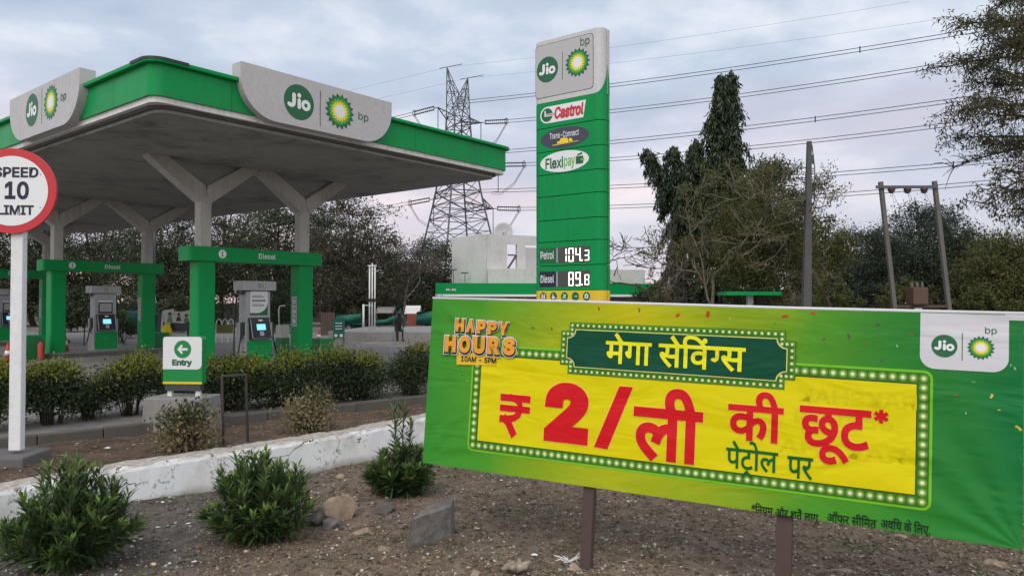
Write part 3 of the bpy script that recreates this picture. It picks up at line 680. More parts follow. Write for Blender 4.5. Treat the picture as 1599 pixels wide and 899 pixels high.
for i, px in enumerate((848.5, 864.5, 881.5, 898.5, 916)):
    x, _ = P_(px, 463); y = zz[8] - .118
    shape(TP, [ell(x, y, .08, .085, 24)], 'service_disc', M_wgreen, yp, .004)
    g = {0: [[(x - .04, y - .05), (x - .01, y - .05), (x - .01, y + .03), (x - .04, y + .03)], [(x + .01, y - .05), (x + .04, y - .05), (x + .04, y + .03), (x + .01, y + .03)], ell(x - .025, y + .045, .012, .012, 8), ell(x + .025, y + .045, .012, .012, 8)],
         1: [ell(x - .01, y - .02, .03, .03, 12), [(x - .02, y), (x, y), (x - .005, y + .055), (x - .02, y + .055)], [(x, y - .01), (x + .04, y - .05), (x + .05, y - .04), (x + .01, y + .01)]],
         2: [[(x - .03, y + .05), (x - .015, y + .05), (x + .04, y - .05), (x + .02, y - .05)], ell(x + .02, y + .02, .018, .018, 10), ell(x - .02, y - .02, .018, .018, 10)],
         3: [[(x - .04, y), (x + .04, y - .012), (x + .04, y + .012)]],
         4: [rrect(x - .04, y - .04, x + .04, y + .035, .008), [(x - .02, y + .036), (x + .02, y + .036), (x + .015, y + .055), (x - .015, y + .055)]]}[i]
    shape(TP, g, 'service_icon', M_pwhite, yp, .006)
    if i == 4: shape(TP, [ell(x, y, .018, .018, 12)], 'service_icon', M_wgreen, yp, .008)
# ------------------------------------------------------------------ printed banner on two posts
def banner_plane():
    r = -ray(-1532, 404).normalized(); u = ray(1597, -15268).normalized(); Y = 5.4
    for _ in range(3):
        pl = Plane(at(660, 722, Y), r, u); h = pl.st(675, 466)[1]; Y *= 1.22 / h
    return Plane(at(660, 722, Y), r, u)
BP = banner_plane(); BW = BP.st(1597, 858)[0]; BH = 1.22
def bst(x, y): return BP.st(x, y)
banner = thing('banner', 'wide green and yellow printed offer banner with red price on brown posts', 'banner', M=BP.mat())
def cloth_bump(t):
    v = t.coord('Object', (1, 1, 1)); a = t.noise(t.coord('Object', (.9, 2.6, 1)), 1.5, 3, .5, .6); b = t.noise(v, 5, 2, .5)
    # sag creases running from the lower right and left corners
    sx = t.N.new('ShaderNodeSeparateXYZ'); t.L.new(t.coord('Object'), sx.inputs[0])
    def crease(cx, cy, sg, k):
        dx = t.math('SUBTRACT', sx.outputs[0], cx); dy = t.math('SUBTRACT', sx.outputs[1], cy); an = t.math('ARCTAN2', dy, t.math('MULTIPLY', dx, sg))
        w = t.math('SINE', t.math('MULTIPLY', t.math('ADD', an, t.math('MULTIPLY', a, .25)), k)); dist = t.math('SQRT', t.math('ADD', t.math('MULTIPLY', dx, dx), t.math('MULTIPLY', dy, dy)))
        return t.math('MULTIPLY', t.math('MULTIPLY', w, t.val(dist, 0, .35)), t.val(dist, 1.25, .3))
    c = t.math('ADD', crease(BW, 0, -1, 15), t.math('MULTIPLY', crease(0, 0, 1, 13), .45)); c = t.math('ADD', c, t.math('MULTIPLY', crease(0, BH, 1, 11), .3))
    h = t.math('ADD', t.math('MULTIPLY', c, .0075), t.math('MULTIPLY', a, .040)); h = t.math('ADD', h, t.math('MULTIPLY', b, .006))
    return t.bump(h, .75, 1.0)
def pvc(name, color=None, colf=None):
    m = newmat(name, color or (1, 1, 1, 1), .45, spec=.16); t = NT(m)
    if colf: c = colf(t); t.col(c)
    nb = cloth_bump(t)
    tr = t.N.new('ShaderNodeBsdfTranslucent'); mx = t.N.new('ShaderNodeMixShader'); mx.inputs[0].default_value = .22
    if colf: t.L.new(c, tr.inputs[0])
    else: tr.inputs[0].default_value = color
    t.L.new(nb, tr.inputs['Normal']); t.L.new(t.b.outputs[0], mx.inputs[1]); t.L.new(tr.outputs[0], mx.inputs[2]); t.L.new(mx.outputs[0], t.N['Material Output'].inputs[0]); return m
def ground_print(t):
    sx = t.N.new('ShaderNodeSeparateXYZ'); t.L.new(t.coord('Object'), sx.inputs[0]); n = t.noise(t.coord('Object'), 1.1, 3, .5)
    x = t.math('ADD', t.math('DIVIDE', sx.outputs[0], BW), t.val(n, .3, .7, -.05, .05))
    c = t.ramp(x, [(0, (.050, .30, .035)), (.12, (.09, .36, .028)), (.27, (.40, .47, .012)), (.42, (.60, .56, .008)), (.58, (.36, .46, .014)), (.72, (.10, .34, .025)), (.86, (.035, .25, .035)), (1, (.012, .20, .055))])
    hi = t.val(sx.outputs[1], .05, .35, .25, 0); c = t.mix(hi, c, (.06, .36, .03, 1)); return c
P_base = pvc('banner_print', colf=ground_print)
P_yel = pvc('banner_yellow', colf=lambda t: t.mix(t.noise(t.coord('Object'), 1.2, 2), (.78, .72, .004, 1), (.92, .74, .004, 1)))
P_yel2 = pvc('banner_ghost_yellow', (.76, .66, .004, 1))
P_rim = pvc('banner_rim_green', (.20, .60, .03, 1)); P_bord = pvc('banner_border_green', (.055, .20, .022, 1)); P_halo = pvc('banner_halo', (.17, .36, .05, 1)); P_halo2 = pvc('banner_halo_inner', (.42, .58, .16, 1)); P_bulb = pvc('banner_bulb', (.88, .93, .62, 1))
P_dark = pvc('banner_deep_green', (.006, .085, .045, 1)); P_letY = pvc('banner_letter_yellow', (.90, .88, .02, 1)); P_shade = pvc('banner_letter_shade', (.003, .035, .02, 1))
P_red = pvc('banner_letter_red', (.72, .014, .022, 1)); P_redge = pvc('banner_letter_edge', (.92, .66, .10, 1)); P_grn = pvc('banner_letter_green', (.008, .14, .025, 1)); P_blk = pvc('banner_letter_black', (.012, .03, .015, 1))
P_white = pvc('banner_white', (.74, .73, .78, 1)); P_org = pvc('banner_orange', colf=lambda t: t.mix(t.noise(t.coord('Object'), 9, 2), (.88, .36, .03, 1), (.90, .44, .06, 1))); P_ylab = pvc('banner_label_yellow', (.88, .55, .03, 1)); P_ink = pvc('banner_ink', (.02, .022, .03, 1)); P_gold = pvc('banner_gold', (.85, .78, .25, 1))

b = MB(); nx, ny = 80, 28
b.prism([(0, 0), (BW, 0), (BW, BH), (0, BH)], -.003, 0); sheet = b.build('sheet', P_base, banner)
b = MB(); b.tube([(-.004, BH + .004, -.008), (BW * .3, BH + .006, -.008), (BW * .7, BH + .003, -.008), (BW + .004, BH + .008, -.008)], .0105, 8); b.build('hem', P_white, banner, smooth=True)
b = MB(); b.prism([(BW - .085, BH - .03), (BW, BH - .03), (BW, BH), (BW - .085, BH)], .001, .0035); b.build('hem_fold', P_white, banner)
LV = lambda k: .001 + .0011 * k
def bshape(polys, name, mat, k, par=None): return shape(BP, polys, name, mat, par or sheet, LV(k))

# bulb bordered price panel
xl, yb = bst(729.5, 702); xr = bst(1455.5, 700)[0]; yt = (bst(808, 540.5)[1] + bst(1400, 576)[1]) / 2; yb = (yb + bst(1440, 797)[1]) / 2
rim = bshape([rrect(xl, yb, xr, yt, .045, 6)], 'panel_rim', P_rim, 1)
e = .014
bw_ = .062
bshape([[(xl + e + bw_, yb + e + bw_), (xr - e - bw_, yb + e + bw_), (xr - e - bw_, yt - e - bw_), (xl + e + bw_, yt - e - bw_)]], 'panel_shadow_line', P_ink, 3)
X0, X1, Y0, Y1 = xl + e + bw_ + .004, xr - e - bw_ - .004, yb + e + bw_ + .004, yt - e - bw_ - .004
panel = bshape([[(X0, Y0), (X1, Y0), (X1, Y1), (X0, Y1)]], 'price_panel', P_yel, 4)
def bulbs(path, step, r, k, par, halo, base, name):
    """a border band printed with glowing bulbs: one mesh, four inks"""
    P = [Vector((x, y, 0)) for x, y in path]; pts = []
    for a, c in zip(P, P[1:]):
        n = max(1, round((c - a).length / step)); pts += [a.lerp(c, i / n) for i in range(n)]
    b = MB(); b.flat([BP.p(x, y, LV(base)) for x, y in BAND], 0)
    for q in pts:
        for mi, (R, h, n) in enumerate(((r * halo, k, 10), (r * 1.45, k + .6, 10), (r * .95, k + 1.2, 8))): b.flat([BP.p(x, y, LV(h)) for x, y in ell(q.x, q.y, R, R, n)], mi + 1)
    return b.build(name, [P_bord, P_halo, P_halo2, P_bulb], par, world=True)
m_ = e + bw_ / 2; BAND = rrect(xl + e, yb + e, xr - e, yt - e, .035, 6); bulbs([(xl + m_, yb + m_), (xr - m_, yb + m_), (xr - m_, yt - m_), (xl + m_, yt - m_), (xl + m_, yb + m_)], .0515, .0105, 4, rim, 2.3, 2, 'panel_border')
# show-through of the older print on the back of the panel
for tx, a, c in (('RAKSHAK', (1245, 626), (1432, 602)), ('JEEVAN', (1240, 658), (1395, 626)), ('RAKSHA', (1215, 704), (1415, 670))):
    V, Fs = word(tx, .02); bx = pbox(BP, a, c); bx = (bx[0], bx[1], bx[2], bx[1] + .085); put(BP, V, Fs, bx, 'show_through_lettering', P_yel2, panel, LV(5), mirror=True, thick=.004)

# notched headline plate
hx0 = bst(876, 550)[0]; hx1 = bst(1242.5, 570)[0]; nx0 = bst(891.5, 505)[0]; nx1 = bst(1227, 520)[0]
hy1 = (bst(893, 502)[1] + bst(1226, 517.5)[1]) / 2; hy0 = (bst(886, 582)[1] + bst(1225, 609)[1]) / 2; ny_ = (nx0 - hx0 + hx1 - nx1) / 2 * .95
def notch(d, conc=0):
    a, bb, c, f = hx0 + d, hx1 - d, hy0 + d, hy1 - d; n1 = ny_ + (0 if not conc else 0)
    if not conc: return [(a, c + n1), (a + n1, c + n1), (a + n1, c), (bb - n1, c), (bb - n1, c + n1), (bb, c + n1), (bb, f - n1), (bb - n1, f - n1), (bb - n1, f), (a + n1, f), (a + n1, f - n1), (a, f - n1)]
    o = []
    for cx, cy, a0 in ((a, c, .5), (bb, c, 1.0), (bb, f, 1.5), (a, f, 0.0)):
        o += [(cx + n1 * math.cos(math.pi * (a0 - .5 * i / 6)), cy + n1 * math.sin(math.pi * (a0 - .5 * i / 6))) for i in range(7)]
    return o
plate = bshape([notch(0)], 'headline_plate', P_bord, 7)
bshape([notch(.006)], 'headline_rim', P_halo, 8, plate); BAND = notch(.011)
q = .028; pth = notch(.021)
bulbs(pth + [pth[0]], .0385, .0072, 10, plate, 1.7, 9, 'headline_border')
bshape([notch(.046, 1)], 'headline_line', P_gold, 12, plate); bshape([notch(.052, 1)], 'headline_face', P_dark, 13, plate)

# Devanagari lettering, laid glyph by glyph (matras moved where they are read)
def half_ga():
    V, Fs = glyph('ग', BOLD_H, None); lo = V[:, 0].min(); keep = []
    return V, Fs
def deva(items, bold):
    """items: (glyph, dx) pairs placed from the running pen; None advances nothing"""
    return word(items, bold, 'dev')
def cut_right(ch, bold, x):
    v, f = glyph(ch, bold, None); f = [p for p in f if all(v[i][0] < x for i in p)]; used = sorted({i for p in f for i in p}); mp = {a: c for c, a in enumerate(used)}
    return v[used], [tuple(mp[i] for i in p) for p in f]
def text_on(text, a, c, mat, bold, k, par, name='lettering', edge=None, custom=None, track=0, ty=None):
    V, Fs = word(text, bold, 'dev', custom=custom, track=track); bx = pbox(BP, a, c)
    if ty: bx = (bx[0], ty[0], bx[2], ty[1])
    if edge:
        V2, F2 = word(text, bold + edge[1], 'dev', custom=edge[2] if len(edge) > 2 else custom, track=track)
        s = (bx[2] - bx[0]) / (V[:, 0].max() - V[:, 0].min()); g = edge[1] * s
        put(BP, V2, F2, (bx[0] - g, bx[1] - g, bx[2] + g, bx[3] + g), name + '_edge', edge[0], par, LV(k - 2), thick=.03)
    return put(BP, V, Fs, bx, name, mat, par, LV(k), thick=.03)
# half ga = the hook of ga without its upright, drawn with the pen
def half_ga_custom(bold):
    w = .075 + 2 * bold; a = stroke([(0.0, .585), (.34, .585)], w)
    c = stroke([(.23, .56), (.235, .36), (.225, .29), (.175, .255), (.12, .27), (.10, .31)], w, .004)
    V = np.concatenate([a[0], c[0]]); n = len(a[0]); return V, a[1] + [tuple(i + n for i in p) for p in c[1]], .33
def bar_e(bold):
    v, f, = stroke([(-.30, .86), (-.10, .60)], .085 + 2 * bold, .008); return v, f, 0
def cst(bold): return {'¤': half_ga_custom(bold), 'े': bar_e(bold)}
bH = .018
text_on('मेगा सेिवं¤स', (946, 569), (1166, 529), P_letY, bH, 16, plate, edge=(P_shade, .02, cst(bH + .02)), custom=cst(bH), ty=(bst(1015, 572)[1], bst(960, 518)[1]))
# red price line
def rupee(g=0):
    w = .17 + g; a = [stroke([(0 - g / 2, .915), (1 + g / 2, .915)], w, 0), stroke([(0 - g / 2, .66), (1 + g / 2, .66)], w * .92, 0), stroke([(.30, .93), (.52, .90), (.66, .80), (.69, .66), (.63, .53), (.48, .44), (.28, .405), (0 - g / 2, .40)], w * 1.02, .05), stroke([(.13, .44), (.30, .33), (.52, .02 - g / 2)], w * 1.25, .1)]
    V, Fs = [], []; n = 0
    for v, f in a: V.append(v); Fs += [tuple(i + n for i in q) for q in f]; n += len(v)
    return np.concatenate(V), Fs
bx = pbox(BP, (779, 681), (829.5, 617)); V, Fs = rupee(); put(BP, V, Fs, bx, 'rupee_sign', P_red, panel, LV(8), thick=.006)
V, Fs = rupee(.05); put(BP, V, Fs, (bx[0] - .004, bx[1] - .004, bx[2] + .004, bx[3] + .004), 'rupee_sign_edge', P_redge, panel, LV(6), thick=.006)
V, Fs = word('2', .06); put(BP, V, Fs, pbox(BP, (849, 687), (922.5, 600)), 'lettering', P_red, panel, LV(8), thick=.03)
q0 = bst(928, 697); q1 = bst(949, 701); q2 = bst(989, 604); q3 = bst(968, 602.5)
bshape([[q0, q1, q2, q3]], 'lettering', P_red, 8, panel)
g = .006; V, Fs = word('2', .06); bx = pbox(BP, (849, 687), (922.5, 600)); put(BP, V, Fs, (bx[0] - g, bx[1] - g, bx[2] + g, bx[3] + g), 'lettering_edge', P_redge, panel, LV(6), thick=.02)
bshape([[(q0[0] - g * 1.4, q0[1] - g), (q1[0] + g, q1[1] - g), (q2[0] + g * 1.4, q2[1] + g), (q3[0] - g, q3[1] + g)]], 'lettering_edge', P_redge, 6, panel)
text_on('ली', (987, 716), (1100, 610), P_red, .030, 8, panel, edge=(P_redge, .012))
text_on('की', (1136, 684), (1225, 614), P_red, .024, 8, panel, edge=(P_redge, .012))
text_on('छूट', (1247, 719), (1361, 641), P_red, .022, 8, panel, edge=(P_redge, .012))
V, Fs = word('*', .022, 'inter'); put(BP, V, Fs, pbox(BP, (1364, 659), (1388, 640)), 'lettering', P_red, panel, LV(8), thick=.02)
# second line; the ra-caret under ta drawn with the pen
def tra(bold):
    v, f = glyph('ट', bold, None); a = stroke([(.10, -.24), (.27, -.06), (.44, -.24)], .07 + 2 * bold, .006); n = len(v)
    return np.concatenate([v, a[0]]), list(f) + [tuple(i + n for i in p) for p in a[1]], advance('ट')
bG = .012
text_on('पे¤ोल', (1133, 741), (1216, 693), P_grn, bG, 8, panel, custom={'¤': tra(bG), 'े': bar_e(bG)})
text_on('पर', (1229, 745), (1270, 715), P_grn, bG, 8, panel)
# conditions line in three runs along the lower edge
def reph(bold):
    v, f = glyph('ं', bold, None); a = stroke([(-.20, .66), (-.30, .72), (-.27, .82), (-.17, .84), (-.12, .80)], .05 + 2 * bold, .01); n = len(v)
    return np.concatenate([v, a[0]]), list(f) + [tuple(i + n for i in p) for p in a[1]], 0
bC = .018
text_on('*िनयम और शते¤ लागू.', (1173, 806), (1281, 783), P_blk, bC, 3, sheet, custom={'¤': reph(bC)}, ty=(bst(1173, 799)[1] - .02, bst(1173, 786)[1] + .012))
text_on('ऑफर सीिमत', (1291, 817), (1369, 800), P_blk, bC, 3, sheet, ty=(bst(1291, 812)[1] - .006, bst(1291, 798)[1] + .01))
text_on('अविध के िलए.', (1375, 832), (1453, 812), P_blk, bC, 3, sheet, ty=(bst(1375, 826)[1] - .004, bst(1375, 808)[1] + .012))

# corner emblem tab
tx0, ty0 = bst(1436, 575); tx1 = bst(1575, 575)[0]; ty0 = bst(1500, 578)[1]
tab = bshape([rrect(tx0, ty0, tx1, BH - .003, (.075, .075, .001, .001), 8)], 'emblem_tab', P_white, 2)
x, y = bst(1474.5, 540); jio(BP, x, y, bst(1495, 540)[0] - x, tab, LV(3), sx=1)
x, y = bst(1531.5, 543); helios(BP, x, y, bst(1554, 543)[0] - x, tab, LV(3))
x, y = bst(1502.5, 541); bshape([[(x - .002, y - .075), (x + .002, y - .075), (x + .002, y + .075), (x - .002, y + .075)]], 'divider', P_grn, 3, tab)
V, Fs = word('bp', .004); bx = pbox(BP, (1538, 523.5), (1556.5, 511)); put(BP, V, Fs, bx, 'lettering', P_grn, tab, LV(3), thick=.01)

# happy hours badge: each letter with white, ink and orange layers, on a wavering baseline
def fun(word_, x0, x1, yb0, yb1, h0, h1, k, par):
    n = len(word_); ws = [1.0 if c not in 'I' else .5 for c in word_]; tot = sum(ws); x = 0
    for i, ch in enumerate(word_):
        f = (x + ws[i] / 2) / tot; x += ws[i]; cx = x0 + (x1 - x0) * f; w = (x1 - x0) / n * .80; yb_ = yb0 + (yb1 - yb0) * f; h = h0 + (h1 - h0) * f
        for j, (mat, g, dx, dy, bo) in enumerate(((P_white, .013, .002, -.006, .085), (P_ink, .0065, .003, -.007, .075), (P_org, 0, 0, 0, .058))):
            V, Fs = word(ch, bo); put(BP, V, Fs, (cx - w / 2 - g + dx, yb_ - g + dy, cx + w / 2 + g + dx, yb_ + h + g + dy), ('lettering_outline', 'lettering_shade', 'lettering')[j], mat, par, LV(k) + j * .0016 + i * .00004, thick=.006)
            GCX = None
bx = pbox(BP, (714, 569), (778, 555)); lab = bshape([[(bx[0], bx[1]), (bx[2] - .01, bx[1] + .014), (bx[2], bx[3]), (bx[0] - .004, bx[3] + .01)]], 'hours_label', P_ylab, 9)
V, Fs = word('10AM - 5PM', .03); x0_, y0_ = bst(721, 564); x1_, y1_ = bst(776, 559); put(BP, V, Fs, (x0_, y0_, x1_, y0_ + .040), 'lettering', P_ink, lab, LV(10), thick=.006)
a0 = bst(711, 519); a1 = bst(796, 519); h_ = bst(715, 497)[1] - bst(715, 517)[1]; fun('HAPPY', a0[0], a1[0], bst(713, 517)[1], bst(785, 523)[1] - .004, h_, h_ * .98, 11, sheet)
a0 = bst(694, 549); a1 = bst(808, 552); h_ = bst(700, 523)[1] - bst(700, 548.5)[1]; fun('HOURS', a0[0], a1[0], bst(694, 549)[1], bst(806, 555)[1], h_, h_ * 1.04, 17, sheet)

# printed confetti
rc = random.Random(5); cols = [pvc('confetti_red', (.55, .05, .03, 1)), pvc('confetti_plum', (.12, .09, .10, 1)), pvc('confetti_gold', (.75, .6, .08, 1)), pvc('confetti_mint', (.35, .6, .4, 1))]
spots = [(1058, 492, 0, 9), (862, 513, 1, 6), (935, 482, 0, 7), (998, 484, 1, 8), (1105, 490, 0, 12), (1226, 494, 0, 11), (1270, 489, 0, 8), (1325, 525, 1, 9), (1286, 529, 1, 6), (1371, 507, 1, 7), (1331, 550, 0, 5), (1401, 540, 3, 5), (1377, 562, 1, 6), (1423, 523, 0, 6), (1548, 618, 2, 7), (1590, 668, 2, 10), (1508, 645, 3, 4), (1493, 616, 0, 5), (832, 512, 1, 6), (722, 585, 1, 5), (730, 594, 2, 4), (1585, 575, 3, 5), (1578, 570, 3, 4), (704, 525, 2, 3), (1140, 497, 2, 4), (1210, 505, 1, 3), (690, 556, 1, 4), (1520, 596, 3, 4), (1560, 640, 2, 4), (1350, 536, 0, 4)]
cf = MB(); cf.v = [tuple(v.co) for v in sheet.data.vertices]; cf.f = [tuple(p.vertices) for p in sheet.data.polygons]; cf.m = [0] * len(cf.f)
for ci in range(4):
    P = []
    for px, py, c, s in spots:
        if c != ci: continue
        x, y = bst(px, py); s = s / 300; an = rc.uniform(0, 6.28); w = s * rc.uniform(.3, .5)
        l = [(-s / 2, -w / 2), (0, -w / 2 + s * .1), (s / 2, -w / 2), (s / 2, w / 2), (0, w / 2 + s * .1), (-s / 2, w / 2)]
        P.append([(x + a * math.cos(an) - c_ * math.sin(an), y + a * math.sin(an) + c_ * math.cos(an)) for a, c_ in l])
    for q in P: cf.flat([(x, y, LV(1)) for x, y in q], ci + 1)
me = bpy.data.meshes.new('sheet'); me.from_pydata(cf.v, [], cf.f); me.polygons.foreach_set('material_index', cf.m); me.update()
for m_ in [P_base] + cols: me.materials.append(m_)
sheet.data = me
# posts: angle section behind the sheet
for px, pw in ((915.5, 17), (1224.5, 23)):
    x, _ = bst(px, 790); f = BP.p(x, .0, -.03); t = BP.p(x, BH - .02, -.03); fl = f - (t - f).normalized() * .75; w = pw / F * (f.y) ; b = MB()
    b.bar(fl, t, w, .006, up=BP.n); b.bar(fl + BP.r * (w / 2 - .003) - BP.n * .03, t + BP.r * (w / 2 - .003) - BP.n * .03, .006, .055, up=BP.n)
    b.build('post', M_rust, banner, world=True)
for yy in (.12, BH - .05):
    MB().bar(BP.p(.02, yy, -.05), BP.p(BW - .02, yy, -.05), .03, .03).build('cross_rail', M_rust, banner, world=True)
# ------------------------------------------------------------------ things near the wall
# speed limit sign
_p = onz(26, 704, .43); _p.y = _p.y
sp = thing('speed_sign', 'round red rimmed speed limit sign reading 10 on a square white pole', 'road sign', (_p.x, _p.y, .30), rad(4))
MB().box((-.12, 0, .03), (.64, .5, .17), taper=.96).build('footing', M_concrete_d, sp, bevel=.015)
zc = at(22, 300, _p.y).z - .30
MB().box((0, 0, (zc + .3) / 2 + .07), (.105, .08, zc + .3 - .14)).build('pole', M_white, sp, bevel=.008)
SPP = Plane(sp.matrix_world @ Vector((-.028, -.075, zc)), sp.matrix_world.to_3x3() @ Vector((1, 0, 0)), (0, 0, 1))
R = 66 * _p.y / F; KS = R / .425
pl_ = shape(SPP, [ell(0, 0, R, R, 56)], 'sign_plate', M_red, sp, 0, back=.028)
shape(SPP, [ell(0, 0, R * .82, R * .82, 56)], 'sign_face', M_pwhite, pl_, .003)
for tx, x0, y0, x1, y1, bo in (('SPEED', -.175, .132, .255, .238, .028), ('10', -.065, -.085, .165, .095, .03), ('LIMIT', -.135, -.24, .215, -.143, .028)):
    V, Fs = word(tx, bo); put(SPP, V, Fs, (x0 * KS, y0 * KS, x1 * KS, y1 * KS), 'lettering', M_navy, pl_, .005, thick=.02)
for s in (-1, 1):
    for t in (-1, 1): shape(SPP, [ell(s * .25, t * .15, .006, .006, 8)], 'rivet', M_steel, pl_, .006)

# entry sign on its concrete block
_p = onz(288, 668, .30); eD = _p.y - .1
en = thing('entry_sign', 'small white and green entry sign with left arrow on a concrete block', 'sign', (at(288, 640, eD).x, eD, .28), rad(-5))
MB().box((-.02, 0, .2), (.70, .52, .42), taper=.96).build('block', M_concrete, en, bevel=.012)
ez = lambda y: at(288, y, eD - .1).z - .28
for s in (-1, 1): MB().box((s * .17, 0, (ez(600) + .40) / 2), (.05, .05, ez(600) - .38)).build('leg', M_white, en)
w2 = .238; zt_, zb_ = ez(525.5), ez(600)
MB().box((0, 0, ez(604)), (.43, .09, .1)).build('skirt', M_dgrey, en)
EP = Plane(en.matrix_world @ Vector((-w2, -.05, 0)), en.matrix_world.to_3x3() @ Vector((1, 0, 0)), (0, 0, 1))
bd = shape(EP, [rrect(0, zb_, 2 * w2, zt_, (.01, .01, .04, .04))], 'cabinet', M_mgreen, en, 0, back=.10)
shape(EP, [rrect(.0, ez(577), 2 * w2 - .005, zt_ - .003, (.01, .06, .035, .035))], 'face_panel', M_pwhite, bd, .003)
shape(EP, [[(0, zb_), (2 * w2, zb_), (2 * w2, ez(596.5)), (0, ez(596.5))]], 'yellow_stripe', M_yellow, bd, .003)
ex, ey = EP.st(285.5, 545); r_ = .103
shape(EP, [ell(ex, ey, r_, r_, 36)], 'arrow_disc', M_mgreen, bd, .005)
shape(EP, [[(ex - .066, ey), (ex - .012, ey + .056), (ex + .006, ey + .038), (ex - .018, ey + .014), (ex + .062, ey + .014), (ex + .062, ey - .014), (ex - .018, ey - .014), (ex + .006, ey - .038), (ex - .012, ey - .056)]], 'arrow', M_pwhite, bd, .007)
V, Fs = word('Entry', .045); bx = pbox(EP, (269, 572.5), (300.5, 561)); put(EP, V, Fs, bx, 'lettering', M_wgreen, bd, .005, thick=.01)

# bare steel frame standing in the bed
M_frame = worn('dark_bare_steel', (.045, .04, .037, 1), .7, (.06, .035, .02, 1), .4, 6)
fD = onz(352, 694, .30).y
b = MB(); q = [at(349, 696, fD), at(346.5, 587, fD), at(384, 584, fD + .1), at(387, 690, fD + .25)]
q[0].z = .26; q[3].z = .26
fr = thing('steel_frame', 'bare rusty steel frame standing upright in the bed beside the entry sign', 'frame', (q[0].x, q[0].y, .28))
for i in range(3): MB().bar(q[i], q[i + 1], .022, .022).build('upright' if i != 1 else 'crossbar', M_frame, fr, world=True)

# rocks, cut stone and driftwood
def stone_material(name, c0, c1):
    m = newmat(name, c0, .9, spec=.2); t = NT(m); v = t.pos(); n = t.noise(v, 9, 6, .7); c = t.ramp(n, [(.32, c0), (.68, c1)]); c = t.mix(t.val(t.noise(v, 60, 3), .6, .75, 0, .4), c, (.05, .045, .04, 1)); t.col(c); t.bump(t.noise(v, 34, 5, .7), .6, .01); return m
S_grey = stone_material('grey_stone', (.10, .09, .082), (.21, .19, .175)); S_buff = stone_material('buff_stone', (.19, .14, .10), (.38, .30, .225)); S_dark = stone_material('dark_stone', (.07, .062, .058), (.15, .135, .125)); S_wood = stone_material('bleached_wood', (.16, .13, .10), (.36, .30, .24))
def rock(name, label, px, py, w, h, mat, seed, rz=0, zb=0, group=None, flat=1.0, dep=.8, cuts=11):
    c = onz(px, py, zb); r = random.Random(seed); bm = bmesh.new(); bmesh.ops.create_icosphere(bm, subdivisions=3, radius=1)
    for _ in range(cuts):
        n = Vector((r.gauss(0, 1), r.gauss(0, 1), r.gauss(0, 1))).normalized(); d = r.uniform(.5, .82)
        for v in bm.verts:
            e = v.co.dot(n) - d
            if e > 0: v.co -= n * e
    for v in bm.verts:
        v.co.z = max(v.co.z, -.45); v.co += Vector((r.gauss(0, .012), r.gauss(0, .012), r.gauss(0, .012)))
        v.co = Vector((v.co.x * w / 1.5, v.co.y * w * dep / 1.5, (v.co.z + .38) * h / 1.2 * flat))
    me = bpy.data.meshes.new(name); bm.to_mesh(me); bm.free(); o = link(name, me, mat); o.location = (c.x, c.y + w * .25, float(dirt_z(c.x, c.y)) - .01 + zb); o.rotation_euler.z = rz
    return tag(o, label, 'rock', group)
# slanting cut block
c0 = onz(634, 858, 0); c1 = onz(704, 838, 0); dpt = .20
blk = MB(); ax = (c1 - c0); pr = Vector((.10, 1, 0)).normalized(); z0 = -.03
za, zb2 = at(640, 812, c0.y).z, at(704, 790, c1.y).z
f_ = [c0 + Vector((0, 0, z0)), c1 + Vector((0, 0, z0)), c1 + Vector((.005, 0, zb2)), c0 + Vector((.03, 0, za))]
bk = [q + pr * dpt for q in f_]; bk[3] += Vector((.05, .02, .03)); bk[2] += Vector((-.02, 0, .02))
blk.add(f_ + bk, ((0, 1, 2, 3), (5, 4, 7, 6), (3, 2, 6, 7), (1, 5, 6, 2), (4, 0, 3, 7), (4, 5, 1, 0)))
bo = blk.build('stone_block', S_grey); mdf = bo.modifiers.new('s', 'SUBSURF'); mdf.subdivision_type = 'SIMPLE'; mdf.levels = mdf.render_levels = 5
tx = bpy.data.textures.new('stone_noise', 'CLOUDS'); tx.noise_scale = .12; dm = bo.modifiers.new('d', 'DISPLACE'); dm.texture = tx; dm.strength = .022; dm.texture_coords = 'GLOBAL'
tag(bo, 'squared grey stone block with slanting top leaning on the soil', 'stone')
rock('rock', 'angular buff rock, largest of the loose pile', 529, 815, .235, .20, S_buff, 3, .4)
rock('rock', 'grey brown rock at the left of the pile against the buff one', 494, 820, .16, .13, S_dark, 4, 1.0)
rock('rock', 'flat pale rock chip in front of the loose pile', 517, 826, .155, .085, S_grey, 5, .2)
rock('rock', 'low flat buff stone lying right of the loose pile', 567, 836, .145, .05, S_buff, 6, .1)
rock('rock', 'dark low rock between the leafy bush and the stone block', 598, 803, .20, .075, S_dark, 7, .3)
rock('rock', 'pale buff pebble stone below the flat buff stone', 600, 859, .085, .045, S_buff, 8)
rock('rock', 'small grey stone chip between the loose rocks and the slanting block', 592, 842, .07, .03, S_grey, 9)
rock('rock', 'rounded pale stone at the foot of the first banner post', 898, 893, .085, .05, S_buff, 12)
rock('rock', 'pale stone in the bottom centre of the soil, left of the driftwood', 742, 895, .075, .04, S_buff, 13)
rock('rock', 'brownish flat stone at the far right corner under the banner', 1560, 884, .12, .045, S_buff, 14)
rock('rock', 'pale chalky stone on the soil below the conditions line', 1410, 838, .1, .03, S_buff, 15)
rock('rock', 'white flat stone at the bottom edge between post and corner', 1318, 897, .13, .03, S_buff, 16)
rock('rock', 'small pale stone near the wall behind the loose pile', 531, 745, .1, .05, S_buff, 17)
